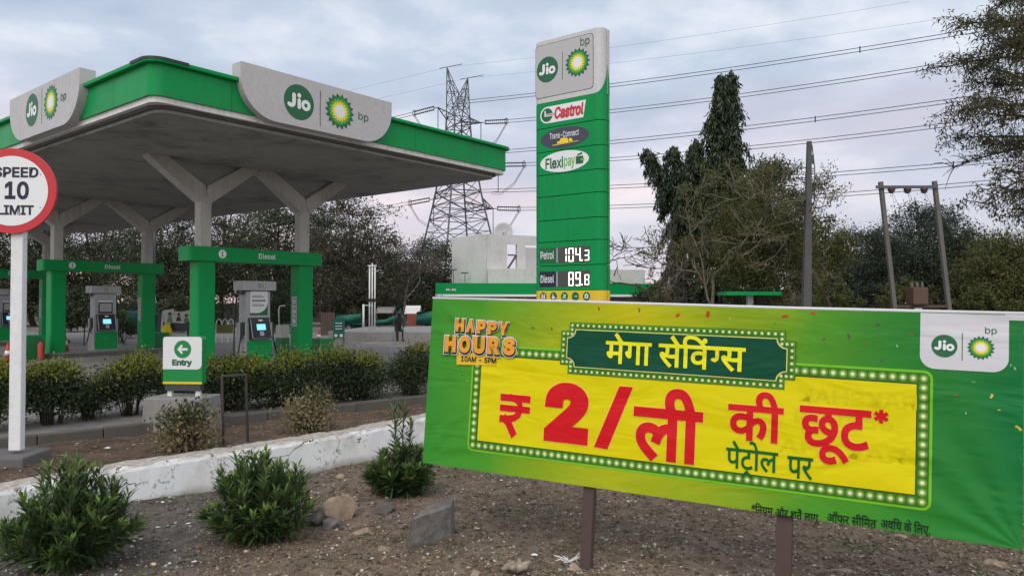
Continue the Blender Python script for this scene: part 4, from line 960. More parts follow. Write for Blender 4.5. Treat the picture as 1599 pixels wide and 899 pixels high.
# driftwood stump and white twigs
c = onz(806, 894, 0); b = MB(); r = random.Random(2)
for k in range(6):
    a = k * 1.05; b.tube([(0, 0, .02), (.05 * math.cos(a), .04 * math.sin(a), .05), (.1 * math.cos(a + .3), .08 * math.sin(a + .3), .03 + .04 * r.random())], [.035, .026, .012], 7)
o = b.build('driftwood', S_wood, smooth=True); o.location = (c.x, c.y, float(dirt_z(c.x, c.y))); tag(o, 'gnarled bleached wood stump lying on the soil left of the post', 'wood')
c = onz(888, 880, 0); b = MB()
for k in range(7): a = r.uniform(0, 3.1); l = r.uniform(.06, .12); b.tube([(r.uniform(-.06, .06), 0, .012), (l * .6 * math.cos(a), l * .3 * math.sin(a), .03 + .02 * r.random()), (l * math.cos(a), l * .5 * math.sin(a), .02 + .05 * r.random())], [.004, .004, .002], 5)
o = b.build('white_twigs', M_pwhite, smooth=True); o.location = (c.x, c.y, float(dirt_z(c.x, c.y))); tag(o, 'tangle of white plastic strands beside the first banner post', 'litter')
# litter scraps
def scrap(label, px, py, s, mat, zb=0):
    c = onz(px, py, zb); r = random.Random(px); n = 7; b = MB(); top = [(s * r.uniform(.5, 1) * math.cos(2 * math.pi * i / n), s * r.uniform(.35, .8) * math.sin(2 * math.pi * i / n), .008 + r.uniform(0, .35) * s) for i in range(n)]
    b.v = [(0, 0, .012 + s * .25)] + top; b.f = [(0, i + 1, (i + 1) % n + 1) for i in range(n)]; b.m = [0] * n
    o = b.build('litter_scrap', mat); sd = o.modifiers.new('t', 'SOLIDIFY'); sd.thickness = .003; o.location = (c.x, c.y, float(dirt_z(c.x, c.y)) * (zb == 0) + zb + .004); o.rotation_euler.z = r.uniform(0, 6)
    return tag(o, label, 'litter', 'paper and plastic scraps on the soil')
M_paper = newmat('litter_white', (.68, .67, .66, 1), .7); M_ltan = newmat('litter_tan', (.62, .46, .26, 1), .8); M_lblue = newmat('litter_blue', (.12, .16, .45, 1), .5)
scrap('crumpled white paper scrap nearest the middle leafy bush', 294, 822, .035, M_paper); scrap('white scrap on the grit close under the wall', 254, 791, .026, M_paper); scrap('small white scrap in the middle of the grey grit', 217, 816, .024, M_paper)
scrap('flat white scrap on the grit halfway down', 210, 845, .022, M_paper); scrap('white scrap at the lower edge of the grey grit', 304, 884, .026, M_paper); scrap('tan leaf shaped scrap at the bottom left', 240, 889, .028, M_ltan); scrap('tiny blue scrap on the grey grit', 238, 834, .013, M_lblue)
scrap('white wrapper scrap right of the first banner post', 928, 775, .026, M_paper); scrap('crumpled beige scrap right of the stone block', 746, 826, .03, M_ltan); scrap('thin white scrap left of the driftwood', 835, 868, .03, M_paper); scrap('white scrap in the bed soil near the speed sign', 168, 701, .035, M_paper, .32)
scrap('pale scrap under the left banner corner', 783, 754, .022, M_paper)

# grit and chips: nobody could count these
def scatter(name, n, gen, mat, smin, smax, flatz=.5, slim=.65, zf=None):
    V, Fq = [], []; r = np.random.default_rng(11 + n)
    base = np.array([(1, 0, 0), (0, 1, 0), (-1, 0, 0), (0, -1, 0), (0, 0, 1), (0, 0, -.5)], float); tri = np.array([(0, 1, 4), (1, 2, 4), (2, 3, 4), (3, 0, 4), (1, 0, 5), (2, 1, 5), (3, 2, 5), (0, 3, 5)])
    xy = gen(n, r); n = len(xy); s = smin + (smax - smin) * r.random(n) ** 3; a = r.random(n) * 6.28
    P = base[None] * (0.6 + .8 * r.random((n, 6, 1))) * s[:, None, None] * np.array([1, slim, flatz]); ca, sa = np.cos(a)[:, None], np.sin(a)[:, None]
    X = P[..., 0] * ca - P[..., 1] * sa + xy[:, :1]; Y = P[..., 0] * sa + P[..., 1] * ca + xy[:, 1:2]; Z = P[..., 2] + ((zf or dirt_z)(xy[:, 0], xy[:, 1]) + s * .1)[:, None]
    V = np.stack([X, Y, Z], -1).reshape(-1, 3); Fq = (tri[None] + (np.arange(n) * 6)[:, None, None]).reshape(-1, 3)
    return tag(np_mesh(name, V, Fq, mat), kind='stuff')
def front(n, r):
    y = 3.2 + 6.5 * r.random(n * 3) ** 1.2; x = (r.random(n * 3) - .5) * 2 * (y * .75 + .4)
    pts = np.stack([x, y], -1); wl = np.array([(p.x, p.y) for p in WALL]); yw = np.interp(x, wl[:, 0], wl[:, 1]); pts = pts[y < yw - .03]; return pts[:n]
def grit_mat(name, stops):
    m = newmat(name, (.2, .2, .2, 1), .9, spec=.2); t = NT(m); g = t.N.new('ShaderNodeNewGeometry'); t.col(t.ramp(g.outputs['Random Per Island'], stops)); return m
scatter('gravel', 42000, front, grit_mat('grit', [(0, (.05, .04, .034)), (.4, (.13, .10, .08)), (.7, (.23, .185, .15)), (.9, (.34, .29, .24)), (1, (.58, .55, .5))]), .004, .026)
def drift(n, r):       # drier straw colored chips gather right of the middle bush
    p = front(n * 4, r); k = vnoise(p[:, 0], p[:, 1], .7, 9) + .42 * (p[:, 0] > -2.0) > .72; return p[k][:n]
scatter('leaf_chips', 52000, drift, grit_mat('dry_chips', [(0, (.10, .066, .042)), (.5, (.22, .155, .10)), (.85, (.36, .27, .18)), (1, (.52, .43, .32))]), .006, .026, .16, .36)

def bedpts(n, r):
    wl = [Vector((p.x, p.y, 0)) for p in WALL]; out = []
    for a, c in zip(wl, wl[1:]):
        m = int(n * (c - a).length / 13) + 1; t = r.random(m); d = .1 + r.random(m) ** 1.3 * 1.9; nn = Vector((-(c - a).y, (c - a).x, 0)).normalized(); P = np.array(a)[None, :2] + t[:, None] * np.array(c - a)[None, :2] + d[:, None] * np.array(nn)[None, :2]
        k = ((P - np.array(K0)[None, :2]) @ np.array(KN)[:2]) < -.02; out.append(P[k])
    return np.concatenate(out)
def bed_z(x, y): return .308 + (vnoise(x, y, .4, 5) - .5) * .05 + (vnoise(x, y, .11, 6) - .5) * .03
scatter('bed_grit', 9000, bedpts, MATS['dry_chips'], .006, .026, .25, .5, zf=bed_z)
# ------------------------------------------------------------------ smaller forecourt things
def bin_box(label, px, y0, y1, D, w):
    c = at(px, y1, D); h = at(px, y0, D).z; o = thing('green_bin', label, 'bin', (c.x, D, 0), CA, 'green bins by the columns')
    MB().box((0, 0, h / 2), (w, w * .8, h)).build('body', M_green_d, o, bevel=.02)
    b = MB(); e = .05
    for x0, x1, za, zb3 in ((-w / 2, w / 2, h - .07, h), (-w / 2, -w / 2 + e, .05, h - .07), (w / 2 - e, w / 2, .05, h - .07)): b.box(((x0 + x1) / 2, -w * .4 - .008, (za + zb3) / 2), (x1 - x0, .016, zb3 - za))
    b.build('rim', M_green, o)
bin_box('square dark green bin at the foot of the column farthest right', 503, 528, 556, 21.6, .50)
bin_box('square green bin beside the second column under the beam numbered 3', 245, 519, 548, 27.3, .62)
bin_box('square green bin left of the column behind the speed sign pole', 50, 523, 557, 23.4, .55)
def cone(label, px, yt, yb, D):
    c = at(px, yb, D); h = at(px, yt, D).z; o = thing('traffic_cone', label, 'traffic cone', (c.x, D, .0), .3, 'traffic cones'); s = h / .75
    MB().box((0, 0, .02 * s), (.38 * s, .38 * s, .04 * s)).build('base', M_cone, o); MB().lathe([(.15 * s, .04 * s), (.10 * s, .36 * s), (.03 * s, .75 * s)], n=18).build('cone_body', M_cone, o, smooth=True)
    MB().lathe([(.117 * s, .30 * s), (.090 * s, .46 * s)], n=18).build('white_sleeve', M_pwhite, o, smooth=True)
cone('faded red traffic cone at the left picture edge beside the white pole', 12, 535, 571, 22.0)
cone('faded red traffic cone between the columns under the beam numbered 3', 101, 520, 546, 26.3)
cone('small red and white cone beside the green information board', 498, 514, 527, 33.0)
# extinguisher
c = at(64, 553, 23.2); o = thing('fire_extinguisher', 'red fire extinguisher standing against the column behind the speed sign', 'extinguisher', (c.x, 23.2, .0)); hh = at(64, 530, 23.2).z
MB().lathe([(.09, 0), (.095, .03), (.095, hh * .75), (.05, hh * .86), (.03, hh * .9)], n=16).build('cylinder', M_cone, o, smooth=True); MB().box((.02, 0, hh * .93), (.12, .03, .05)).build('valve', M_black, o); MB().tube([(.03, 0, hh * .9), (.12, -.02, hh * .7), (.11, -.03, hh * .35)], .014, 6).build('hose', M_rubber, o, smooth=True)
# air and water unit
c = at(441, 552, 22.6); ai = thing('air_unit', 'cream and green air filling unit with curled pipe behind the nearest pump', 'air unit', (c.x, 22.6, 0), CA)
zt_ = at(441, 507, 22.6).z; zm = at(441, 527, 22.6).z
MB().box((0, 0, zm / 2), (.30, .3, zm)).build('base_box', M_green_d, ai, bevel=.01); MB().box((0, 0, (zm + zt_) / 2), (.28, .28, zt_ - zm)).build('upper_box', M_board, ai, bevel=.01)
zp = at(441, 477, 22.6).z; MB().tube([(-.12, 0, zt_), (-.14, 0, zp - .12), (-.1, 0, zp - .02), (.0, 0, zp), (.08, 0, zp - .01)], .018, 7).build('pipe', M_white, ai, smooth=True)
# poster stand with wrapped goods
c = at(272, 524, 31); ps = thing('poster_stand', 'stand hung with portrait posters and a yellow bag beside the front column', 'stand', (c.x, 31, 0), rad(5))
zz_ = lambda y: at(272, y, 31).z
PM = [newmat('poster_pale', (.5, .5, .48, 1), .6), newmat('poster_skin', (.3, .17, .11, 1), .6), newmat('poster_dark', (.03, .035, .05, 1), .6), newmat('poster_tricolour', (.08, .22, .09, 1), .6)]
PS = Plane(ps.matrix_world @ Vector((-.75, -.1, 0)), ps.matrix_world.to_3x3() @ Vector((1, 0, 0)), (0, 0, 1))
MB().box((0, .02, zz_(503)), (1.3, .12, .75)).build('rack', M_dgrey, ps)
for s in (-.55, .55): MB().box((s, .02, .3), (.06, .08, .62)).build('leg', M_dgrey, ps)
for i, (x0, y0, x1, y1, tl) in enumerate(((.25, .62, .62, 1.42, -.06), (.42, .9, .82, 1.46, .05), (.78, .95, 1.2, 1.42, -.04), (1.1, .9, 1.48, 1.38, .08))):
    w, h = x1 - x0, y1 - y0; q = [(x0, y0), (x1, y0 + tl), (x1 - tl, y1 + tl), (x0 - tl, y1)]
    po = shape(PS, [q], 'poster', PM[0], ps, .03 + i * .012, back=0.0); cx, cy = (x0 + x1) / 2, (y0 + y1) / 2
    shape(PS, [ell(cx, cy + h * .14, w * .18, h * .16, 14)], 'portrait_face', PM[1], po, .034 + i * .012); shape(PS, [[(cx - w * .3, y0 + .05), (cx + w * .3, y0 + .05), (cx + w * .2, cy - h * .02), (cx - w * .2, cy - h * .02)]], 'portrait_body', PM[3] if i % 2 else PM[2], po, .034 + i * .012); shape(PS, [ell(cx, cy + h * .25, w * .19, h * .1, 14)], 'portrait_hair', PM[2], po, .036 + i * .012)
MB().lathe([(.05, 0), (.22, .05), (.2, .25), (.12, .42), (.04, .5)], (-.2, -.28, .42), 12).build('yellow_bag', M_yellow, ps, smooth=True)
MB().box((-.2, -.25, .21), (.5, .3, .42)).build('crate', M_dgrey, ps, bevel=.01)
# arched barricade
def barricade(label, px, yt, yb, D, w):
    c = at(px, yb, D); h = at(px, yt, D).z; o = thing('barricade', label, 'barricade', (c.x, D, 0), .1, 'arched steel barricades'); b = MB()
    for k in range(3): x = -w / 2 + (k + .5) * w / 3; s = w / 6.4; b.tube([(x - s, 0, 0), (x - s, 0, h * .8), (x - s * .6, 0, h * .95), (x, 0, h), (x + s * .6, 0, h * .95), (x + s, 0, h * .8), (x + s, 0, 0)], .018, 6)
    b.bar((-w / 2, 0, .25), (w / 2, 0, .25), .03); b.build('arched_tubes', M_white, o, smooth=False); MB().box((0, -.02, h * .58), (w * .9, .015, h * .35)).build('panel', worn('olive_panel', (.16, .15, .03, 1), .6), o)
barricade('small arched barricade with olive panel right of the front column', 351, 498, 534, 33, .78)
barricade('arched white barricade half hidden behind the entry sign column', 213 - 30, 497, 530, 36, .7)
# information board
c = at(529, 532, 33); ib = thing('information_board', 'upright teal information board with two white discs near the planter', 'board', (c.x, 33, 0), rad(-4)); hb = at(529, 497, 33).z
M_teal = newmat('board_teal', (.01, .12, .085, 1), .5); MB().box((0, 0, hb / 2 + .1), (.50, .05, hb - .2)).build('panel', M_teal, ib)
for s in (-.22, .22): MB().box((s, .02, .1), (.04, .04, .22)).build('leg', M_dgrey, ib)
IP = Plane(ib.matrix_world @ Vector((0, -.028, 0)), ib.matrix_world.to_3x3() @ Vector((1, 0, 0)), (0, 0, 1))
shape(IP, [ell(-.12, .32, .075, .075, 14), ell(.12, .32, .075, .075, 14)], 'pictogram', M_pwhite, ib, .003)
for z in (.85, .72, .6): shape(IP, [rrect(-.15, z, .15, z + .035, .005)], 'text_line', M_pwhite, ib, .003)
# planter platform with mast
pD = 34.6; a = at(512, 532, pD); b_ = at(735, 534, pD)
MB().prism([(a.x, pD), (b_.x + 1, pD - 1.2), (b_.x + 2, pD + 9), (a.x + .6, pD + 7)], -.02, .44).build('planter', M_concrete, bevel=.03); tag(bpy.data.objects['planter'], 'wide low grey concrete planter platform behind the forecourt', 'planter')
c = at(581, 517, 36); ms = thing('mast', 'white mast of bundled tubes standing on the planter platform', 'mast', (c.x, 36, .44)); zt_ = at(581, 411, 36).z - .44
for x in (-.13, .0, .13): MB().tube([(x, 0, 0), (x, 0, zt_ - abs(x))], .035, 8).build('tube', M_white, ms, smooth=True)
MB().box((0, 0, zt_ - .12), (.42, .1, .06)).build('head_plate', M_white, ms); MB().box((0, 0, 1.45), (.36, .14, .14)).build('clamp', M_black, ms)
MB().tube([(-.42, 0, 0), (-.42, 0, 1.25)], .05, 8).build('side_post', M_white, ms, smooth=True); MB().bar((-.42, 0, 1.2), (0, 0, 1.2), .03).build('side_arm', M_white, ms)
# green shade nets and shelters behind the planter
M_net = newmat('shade_net', (.006, .095, .065, 1), .75)
def net(label, pts, group='green shade nets at the back'):
    P = [at(*q) for q in pts]; b = MB(); n = len(P) // 2; V = []
    for i in range(n):
        for j in range(7):
            q = P[i].lerp(P[2 * n - 1 - i], j / 6); q.y += .25 * math.sin(j * 1.1 + i * 1.7); V.append(q)
    b.v = [tuple(q) for q in V]; b.f = [(i * 7 + j, (i + 1) * 7 + j, (i + 1) * 7 + j + 1, i * 7 + j + 1) for i in range(n - 1) for j in range(6)]; b.m = [0] * len(b.f)
    o = b.build('shade_net', M_net, smooth=True); s = o.modifiers.new('s', 'SOLIDIFY'); s.thickness = .02; tag(o, label, 'shade net', group)
net('sagging green shade net just right of the white mast', [(582, 497, 41), (600, 499, 41), (618, 493, 41), (627, 480, 41), (627, 506, 41), (618, 507, 41), (600, 507, 41), (582, 507, 41)])
net('green shade net left of the white mast', [(524, 488, 42), (545, 491, 42), (565, 490, 42), (565, 507, 42), (545, 507, 42), (524, 507, 42)])
net('green shade net behind the pump under the beam numbered 3', [(172, 483, 38), (205, 485, 38), (232, 484, 38), (255, 490, 38), (255, 522, 38), (232, 522, 38), (205, 522, 38), (172, 522, 38)])
net('green shade net at the right end beside the banner edge', [(650, 487, 43), (675, 485, 43), (700, 487, 43), (700, 507, 43), (675, 507, 43), (650, 507, 43)])
def shelter(label, x0, x1, yt, yb, D, mat):
    a, b_ = at(x0, yb, D), at(x1, yb, D); zt2, zb2 = at(x0, yt, D).z, at(x0, yb, D).z; o = thing('shelter', label, 'shelter', ((a.x + b_.x) / 2, D, 0), .05, 'makeshift shelters'); w = b_.x - a.x; l = 2.2
    MB().extr([(-w / 2, -l / 2, zb2), (-w / 2, 0, zt2), (-w / 2, l / 2, zb2), (-w / 2, l / 2, zb2 - .05), (-w / 2, 0, zt2 - .05), (-w / 2, -l / 2, zb2 - .05)], (w, 0, .0)).build('roof_sheet', mat, o)
    for sx in (-1, 1):
        for sy in (-1, 1): MB().box((sx * w * .45, sy * l * .42, (zb2 + .1) / 2), (.07, .07, zb2 + .1)).build('post', M_rust, o)
shelter('low grey roofed shelter right of the white mast', 590, 617, 479, 487, 46, M_concrete)
shelter('pale sheet roofed shelter over rusty goods at the back', 634, 657, 477, 488, 45, M_trim)
c = at(646, 503, 44.2); tag(MB().box((c.x, 44.2, .55), (.75, .6, 1.1)).build('rusty_tank', worn('rust_red', (.22, .05, .025, 1), .7), bevel=.05), 'rusty red tank under the pale sheet shelter', 'tank')
c = at(512, 500, 40); o = thing('plank_gate', 'brown plank gate between the column and the information board', 'gate', (c.x, 40, 0)); zt_ = at(512, 487, 40).z
for k in range(6): MB().box((-.33 + k * .13, 0, zt_ / 2), (.115, .03, zt_ - (k % 3) * .03)).build('plank', M_rust, o)
# person resting on the planter's edge
def person():
    c = at(622, 524, 34.3); root = thing('person', 'person in dark clothes sitting hunched on the edge of the planter', 'person', (c.x, 34.35, 0), rad(20))
    J = {'pelvis': (0, .12, .52), 'waist': (0, .10, .72), 'chest': (0, .0, .95), 'neck': (0, -.08, 1.10), 'head': (0, -.13, 1.24), 'hl': (-.10, .08, .50), 'kl': (-.13, -.32, .50), 'al': (-.12, -.30, .08), 'fl': (-.13, -.45, .04), 'hr': (.10, .08, .50), 'kr': (.13, -.34, .49), 'ar': (.13, -.34, .08), 'fr': (.14, -.50, .04), 'sl': (-.19, .0, 1.0), 'el': (-.24, -.12, .74), 'wl': (-.13, -.32, .60), 'sr': (.19, .0, 1.0), 'er': (.24, -.12, .74), 'wr': (.13, -.33, .60)}
    E = [('pelvis', 'waist'), ('waist', 'chest'), ('chest', 'neck'), ('neck', 'head'), ('pelvis', 'hl'), ('hl', 'kl'), ('kl', 'al'), ('al', 'fl'), ('pelvis', 'hr'), ('hr', 'kr'), ('kr', 'ar'), ('ar', 'fr'), ('chest', 'sl'), ('sl', 'el'), ('el', 'wl'), ('chest', 'sr'), ('sr', 'er'), ('er', 'wr')]
    Rr = {'pelvis': .15, 'waist': .13, 'chest': .15, 'neck': .055, 'head': .10, 'hl': .09, 'kl': .065, 'al': .045, 'fl': .04, 'sl': .06, 'el': .045, 'wl': .035}
    k = list(J); me = bpy.data.meshes.new('body'); me.from_pydata([J[q] for q in k], [(k.index(a), k.index(b)) for a, b in E], []); o = link('body', me, newmat('dark_clothes', (.018, .017, .02, 1), .85), root)
    sk = o.modifiers.new('skin', 'SKIN')
    for i, q in enumerate(k): rr = Rr.get(q) or Rr.get(q[:-1] + 'l'); me.skin_vertices[0].data[i].radius = (rr, rr)
    me.skin_vertices[0].data[0].use_root = True; sb = o.modifiers.new('s', 'SUBSURF'); sb.levels = sb.render_levels = 1
    MB().lathe([(.02, -.02), (.10, .02), (.108, .08), (.07, .14), (.01, .16)], (0, -.12, 1.22), 12).build('hair', M_black, root, smooth=True)
person()
# ------------------------------------------------------------------ shop building and far structures
SD = 53.0
def store():
    c = at(860, 470, SD); o = thing('shop_building', 'grey and white station shop with long green fascia and roof block', 'building', (c.x, SD, 0))
    M_w = worn('grey_render', (.60, .59, .58, 1), .85, (.26, .24, .22, 1), .4, .5, bump=.1); M_w2 = worn('dark_render', (.20, .18, .175, 1), .85, (.1, .09, .085, 1), .5, .6)
    P = lambda px, D: (at(px, 460, D).x, D); zf = lambda y, D=SD: at(860, y, D).z
    MB().prism([P(690, SD + .8), P(1010, SD + 2.5), P(1010, SD + 10), P(690, SD + 9)], 0, zf(452)).build('ground_floor', M_w2, o, world=True)
    MB().prism([P(762, SD + .6), P(1007, SD + 2.2), P(1005, SD + 8), P(764, SD + 8)], zf(455), zf(419)).build('parapet', M_w, o, world=True)
    A, B, C_, D_ = P(705.5, SD + 4.5), P(760, SD + 1.2), P(878, SD + 4.2), P(830, SD + 10); z0, z1 = zf(446, SD + 2), zf(367.5, SD + 1.2)
    # roof block with an opening on its right flank
    blk = MB(); blk.prism([A, B, (B[0] + .25, B[1] + 5), (A[0] + .4, A[1] + 4)], z0, z1).build('roof_block', M_w, o, world=True)
    q = lambda t: (B[0] + (C_[0] - B[0]) * t, B[1] + (C_[1] - B[1]) * t); nrm = Vector((-(C_[1] - B[1]), C_[0] - B[0], 0)).normalized() * .25
    def panel(t0, t1, za, zb, name, mat): a, b = q(t0), q(t1); MB().prism([a, b, (b[0] + nrm.x, b[1] + nrm.y), (a[0] + nrm.x, a[1] + nrm.y)], za, zb).build(name, mat, o, world=True)
    zo0, zo1, zo2 = zf(419, SD + 2), zf(381, SD + 2), zf(374, SD + 2)
    panel(.003, .26, z0, z1, 'flank_wall', M_w); panel(.26, 1, zo1, z1, 'lintel', M_w); panel(.26, 1, z0, zo0, 'sill_wall', M_w); panel(.39, .50, zo0, zo1, 'pier', M_w); panel(.50, 1, zo0, zo1 - .2, 'shutter', M_board); panel(.995, 1.12, z0, z1, 'flank_wall', M_w)
    a, b = q(.27), q(.38); MB().bar((a[0], a[1] + .1, zo0), (b[0], b[1] + .1, zo1 - .8), .12).bar((a[0], a[1] + .1, zo1 - .8), (b[0], b[1] + .1, zo1 - .8), .1).build('strut', M_galv, o, world=True)
    MB().prism([A, B, C_, (D_[0], D_[1])], z1, z1 + .12).build('roof_slab', M_w, o, world=True)
    f0, f1 = P(680, SD - .6), P(1027, SD + 1.6)
    fs = MB().prism([f0, f1, (f1[0], f1[1] + 3), (f0[0], f0[1] + 4)], zf(459.5), zf(442)).build('fascia', M_green, o, world=True); MB().prism([(f0[0], f0[1] - .02), (f1[0], f1[1] - .02), (f1[0], f1[1] + 3.0), (f0[0], f0[1] + 4)], zf(463), zf(459.5)).build('fascia_edge', M_pwhite, o, world=True)
    FP = Plane(Vector((f0[0], f0[1], zf(459.5))), Vector((f1[0] - f0[0], f1[1] - f0[1], 0)), (0, 0, 1))
    shape(FP, [[(.75 + x, .26 + y), (.75 + x + w, .26 + y), (.75 + x + w * .8, .26 + y + h), (.75 + x + w * .1, .26 + y + h)] for x, y, w, h in ((0, 0, .09, .13), (.11, .03, .07, .12), (.2, -.02, .06, .12), (.30, .04, .07, .04), (.41, 0, .1, .14), (.53, .02, .07, .12), (.62, .0, .08, .1))], 'lettering', M_pwhite, fs, .02)
    M_sp = newmat('shop_print', (.3, .1, .03, 1), .6); t = NT(M_sp); t.col(t.ramp(t.noise(t.pos((1, 1, 4)), 2.2, 3), [(.35, (.03, .02, .02)), (.48, (.35, .07, .02)), (.6, (.5, .22, .05)), (.7, (.45, .4, .33))]))
    panel_ = MB().prism([P(686, SD + .5), P(845, SD + 1.4), P(845, SD + 1.6), P(686, SD + .75)], zf(482), zf(463.5)).build('shopfront_print', M_sp, o, world=True)
    for px, y in ((708, 421), (726, 426)): k = at(px, y, SD + 2.4); MB().bar((k.x, k.y, z0), (k.x, k.y, k.z), .05).bar((k.x - .3, k.y, k.z), (k.x + .25, k.y, k.z), .1).build('floodlight', M_galv, o, world=True)
    return z1
rz1 = store()
k = at(786, 366, SD + 5); ds = thing('satellite_dish', 'grey satellite dish standing on the shop roof block', 'dish', (k.x, SD + 5, rz1 + .12))
b = MB(); n = 20; b.v = [(0, .18, .5)]
for j in range(1, 5):
    for i in range(n): a = 2 * math.pi * i / n; r_ = .72 * j / 4; b.v.append((r_ * math.cos(a), .18 - .22 * (j / 4) ** 2, .5 + r_ * math.sin(a)))
b.f = [(0, 1 + i, 1 + (i + 1) % n) for i in range(n)] + [(1 + j * n + i, 1 + (j + 1) * n + i, 1 + (j + 1) * n + (i + 1) % n, 1 + j * n + (i + 1) % n) for j in range(3) for i in range(n)]; b.m = [0] * len(b.f)
d_ = b.build('bowl', M_board, ds, smooth=True); d_.modifiers.new('s', 'SOLIDIFY').thickness = .02; MB().bar((0, .1, 0), (0, .15, .45), .08).bar((0, .1, 0), (.25, -.5, .5), .03).build('mount', M_galv, ds)
# small green roofed booth and masonry wall
c = at(1169, 470, 35.3); o = thing('green_shelter', 'small flat green roofed canopy on one post behind the banner', 'shelter', (c.x, 35.3, 0)); za, zb_ = at(1169, 461, 35.3).z, at(1169, 455.5, 35.3).z
MB().box((0, 0, (za + zb_) / 2), (2.55, 1.6, zb_ - za)).build('roof', M_green, o); MB().box((.05, 0, za / 2), (.26, .26, za)).build('post', M_board, o)
M_mas = newmat('rubble_masonry', (.2, .17, .15, 1), .95); t = NT(M_mas); v = t.pos((1, 1, 1.7)); w = t.voro(v, 2.6, 'DISTANCE_TO_EDGE'); cc = t.voro(v, 2.6, 'F1', 'Color'); hs = t.N.new('ShaderNodeSeparateColor'); t.L.new(cc, hs.inputs[0]); t.col(t.mix(t.val(w, .02, .07), (.045, .04, .036, 1), t.ramp(hs.outputs[0], [(0, (.10, .085, .075)), (1, (.25, .21, .18))]))); t.bump(t.val(w, 0, .1), .6, .05)
a, b_ = at(1015, 470, 62), at(1345, 470, 58); MB().prism([(a.x, a.y), (b_.x, b_.y), (b_.x, b_.y + .5), (a.x, a.y + .5)], 0, at(1200, 452, 60).z).build('rubble_wall', M_mas); tag(bpy.data.objects['rubble_wall'], 'rough rubble stone wall behind the trees above the banner', 'wall')
a, b_ = at(-250, 470, 64), at(700, 470, 68); MB().prism([(a.x, a.y), (b_.x, b_.y), (b_.x, b_.y + .4), (a.x, a.y + .4)], 0, 1.7).build('boundary_wall', M_concrete_d); tag(bpy.data.objects['boundary_wall'], 'long dark boundary wall under the trees behind the pumps', 'wall')

# concrete pole and transformer structure
c = at(1258, 480, 33); zt_ = at(1263, 221, 33).z; tp = at(1263.5, 221, 33)
o = thing('concrete_pole', 'single tall tapering concrete pole with hanging cable', 'pole', (c.x, 33, 0))
MB().bar((0, 0, 0), (0, 0, .1), .44, .36).build('footing', M_concrete, o)
b = MB(); dx = tp.x - c.x; q = [(-.20, -.14, .05), (.20, -.14, .05), (.20, .14, .05), (-.20, .14, .05), (dx - .09, -.08, zt_), (dx + .09, -.08, zt_), (dx + .09, .08, zt_), (dx - .09, .08, zt_)]
b.add(q, ((3, 2, 1, 0), (4, 5, 6, 7), (0, 1, 5, 4), (1, 2, 6, 5), (2, 3, 7, 6), (3, 0, 4, 7))); b.build('shaft', worn('dark_pole', (.085, .083, .085, 1), .9, (.05, .05, .05, 1), .4, 1.5), o)
h = at(1255, 310, 33).z; MB().box((-.16, -.05, h), (.3, .2, .22)).build('lamp_box', M_galv, o)
MB().tube([(dx + .1, -.05, zt_ - .15), (dx + .22, -.05, zt_ - 1.2), (dx + .2, -.05, zt_ - 2.6), (.16, -.1, h - .6)], .022, 6).build('cable', M_black, o, smooth=True); MB().box((dx + .12, 0, zt_ - .8), (.14, .1, .4)).build('bracket', M_galv, o)
D = 36.0; pa, pb, pc, pd = at(1397, 484, D), at(1375, 284, D), at(1482, 483, D), at(1459, 283, D)
o = thing('transformer_structure', 'two leaning concrete poles joined by a rusty crossbeam carrying a transformer', 'transformer poles', ((pa.x + pc.x) / 2, D, 0))
M_pp = worn('weathered_pole', (.125, .118, .11, 1), .9, (.1, .09, .08, 1), .4, 1.5)
for a, b_ in ((pa, pb), (pc, pd)): a = a.copy(); d = (b_ - a); a = a - d * (a.z / d.z); MB().bar(a, b_, .18, .18, up=(0, 1, 0)).build('pole', M_pp, o, world=True)
M_ins0 = newmat('dark_insulator', (.045, .02, .018, 1), .4)
zb_ = at(1415, 292, D).z; MB().bar(at(1368, 292, D - .15), at(1464, 292, D - .15), .10, .13).build('crossbeam', M_galv, o, world=True)
for px in (1392, 1417, 1443):
    k = at(px, 297, D - .15); MB().lathe([(.03, .15), (.16, .1), (.18, .0), (.12, -.06), (.16, -.1), (.04, -.16)], tuple(k), 10).build('insulator', M_ins0, o, world=True, smooth=True)
    for dx2 in (4, 10): e = at(px + dx2 * 1.8, 335, D + .1); MB().tube([tuple(k), tuple(e), tuple(at(px + dx2 * .8 + 10, 440, D + .2))], .008, 5).build('drop_wire', M_black, o, world=True)
k = at(1432, 462, D); MB().box((k.x, D, k.z), (.72, .7, .8)).build('transformer', worn('transformer_rust', (.10, .05, .035, 1), .7), o, world=True, bevel=.03); MB().bar(at(1395, 478, D), at(1485, 478, D), .1, .12).build('lower_beam', M_rust, o, world=True)
for i in range(3): kk = at(1424 + i * 8, 446, D); MB().lathe([(.05, -.2), (.07, 0), (.03, .2)], tuple(kk), 8).build('bushing', M_pp, o, world=True)
MB().box((at(1434, 484, D - .3).x, D - .3, at(1434, 484, D).z), (.35, .02, .2)).build('notice', M_board, o, world=True)
c = at(240, 505, 37); o = thing('utility_pole', 'thin grey utility pole behind the second pump lane', 'pole', (c.x, 37, 0)); MB().tube([(0, 0, 0), (0, 0, at(240, 330, 37).z)], [.07, .05], 8).build('shaft', M_galv, o, smooth=True); MB().bar((-.02, 0, at(240, 455, 37).z), (.02, 0, at(240, 470, 37).z), .12).build('cable_box', M_white, o)

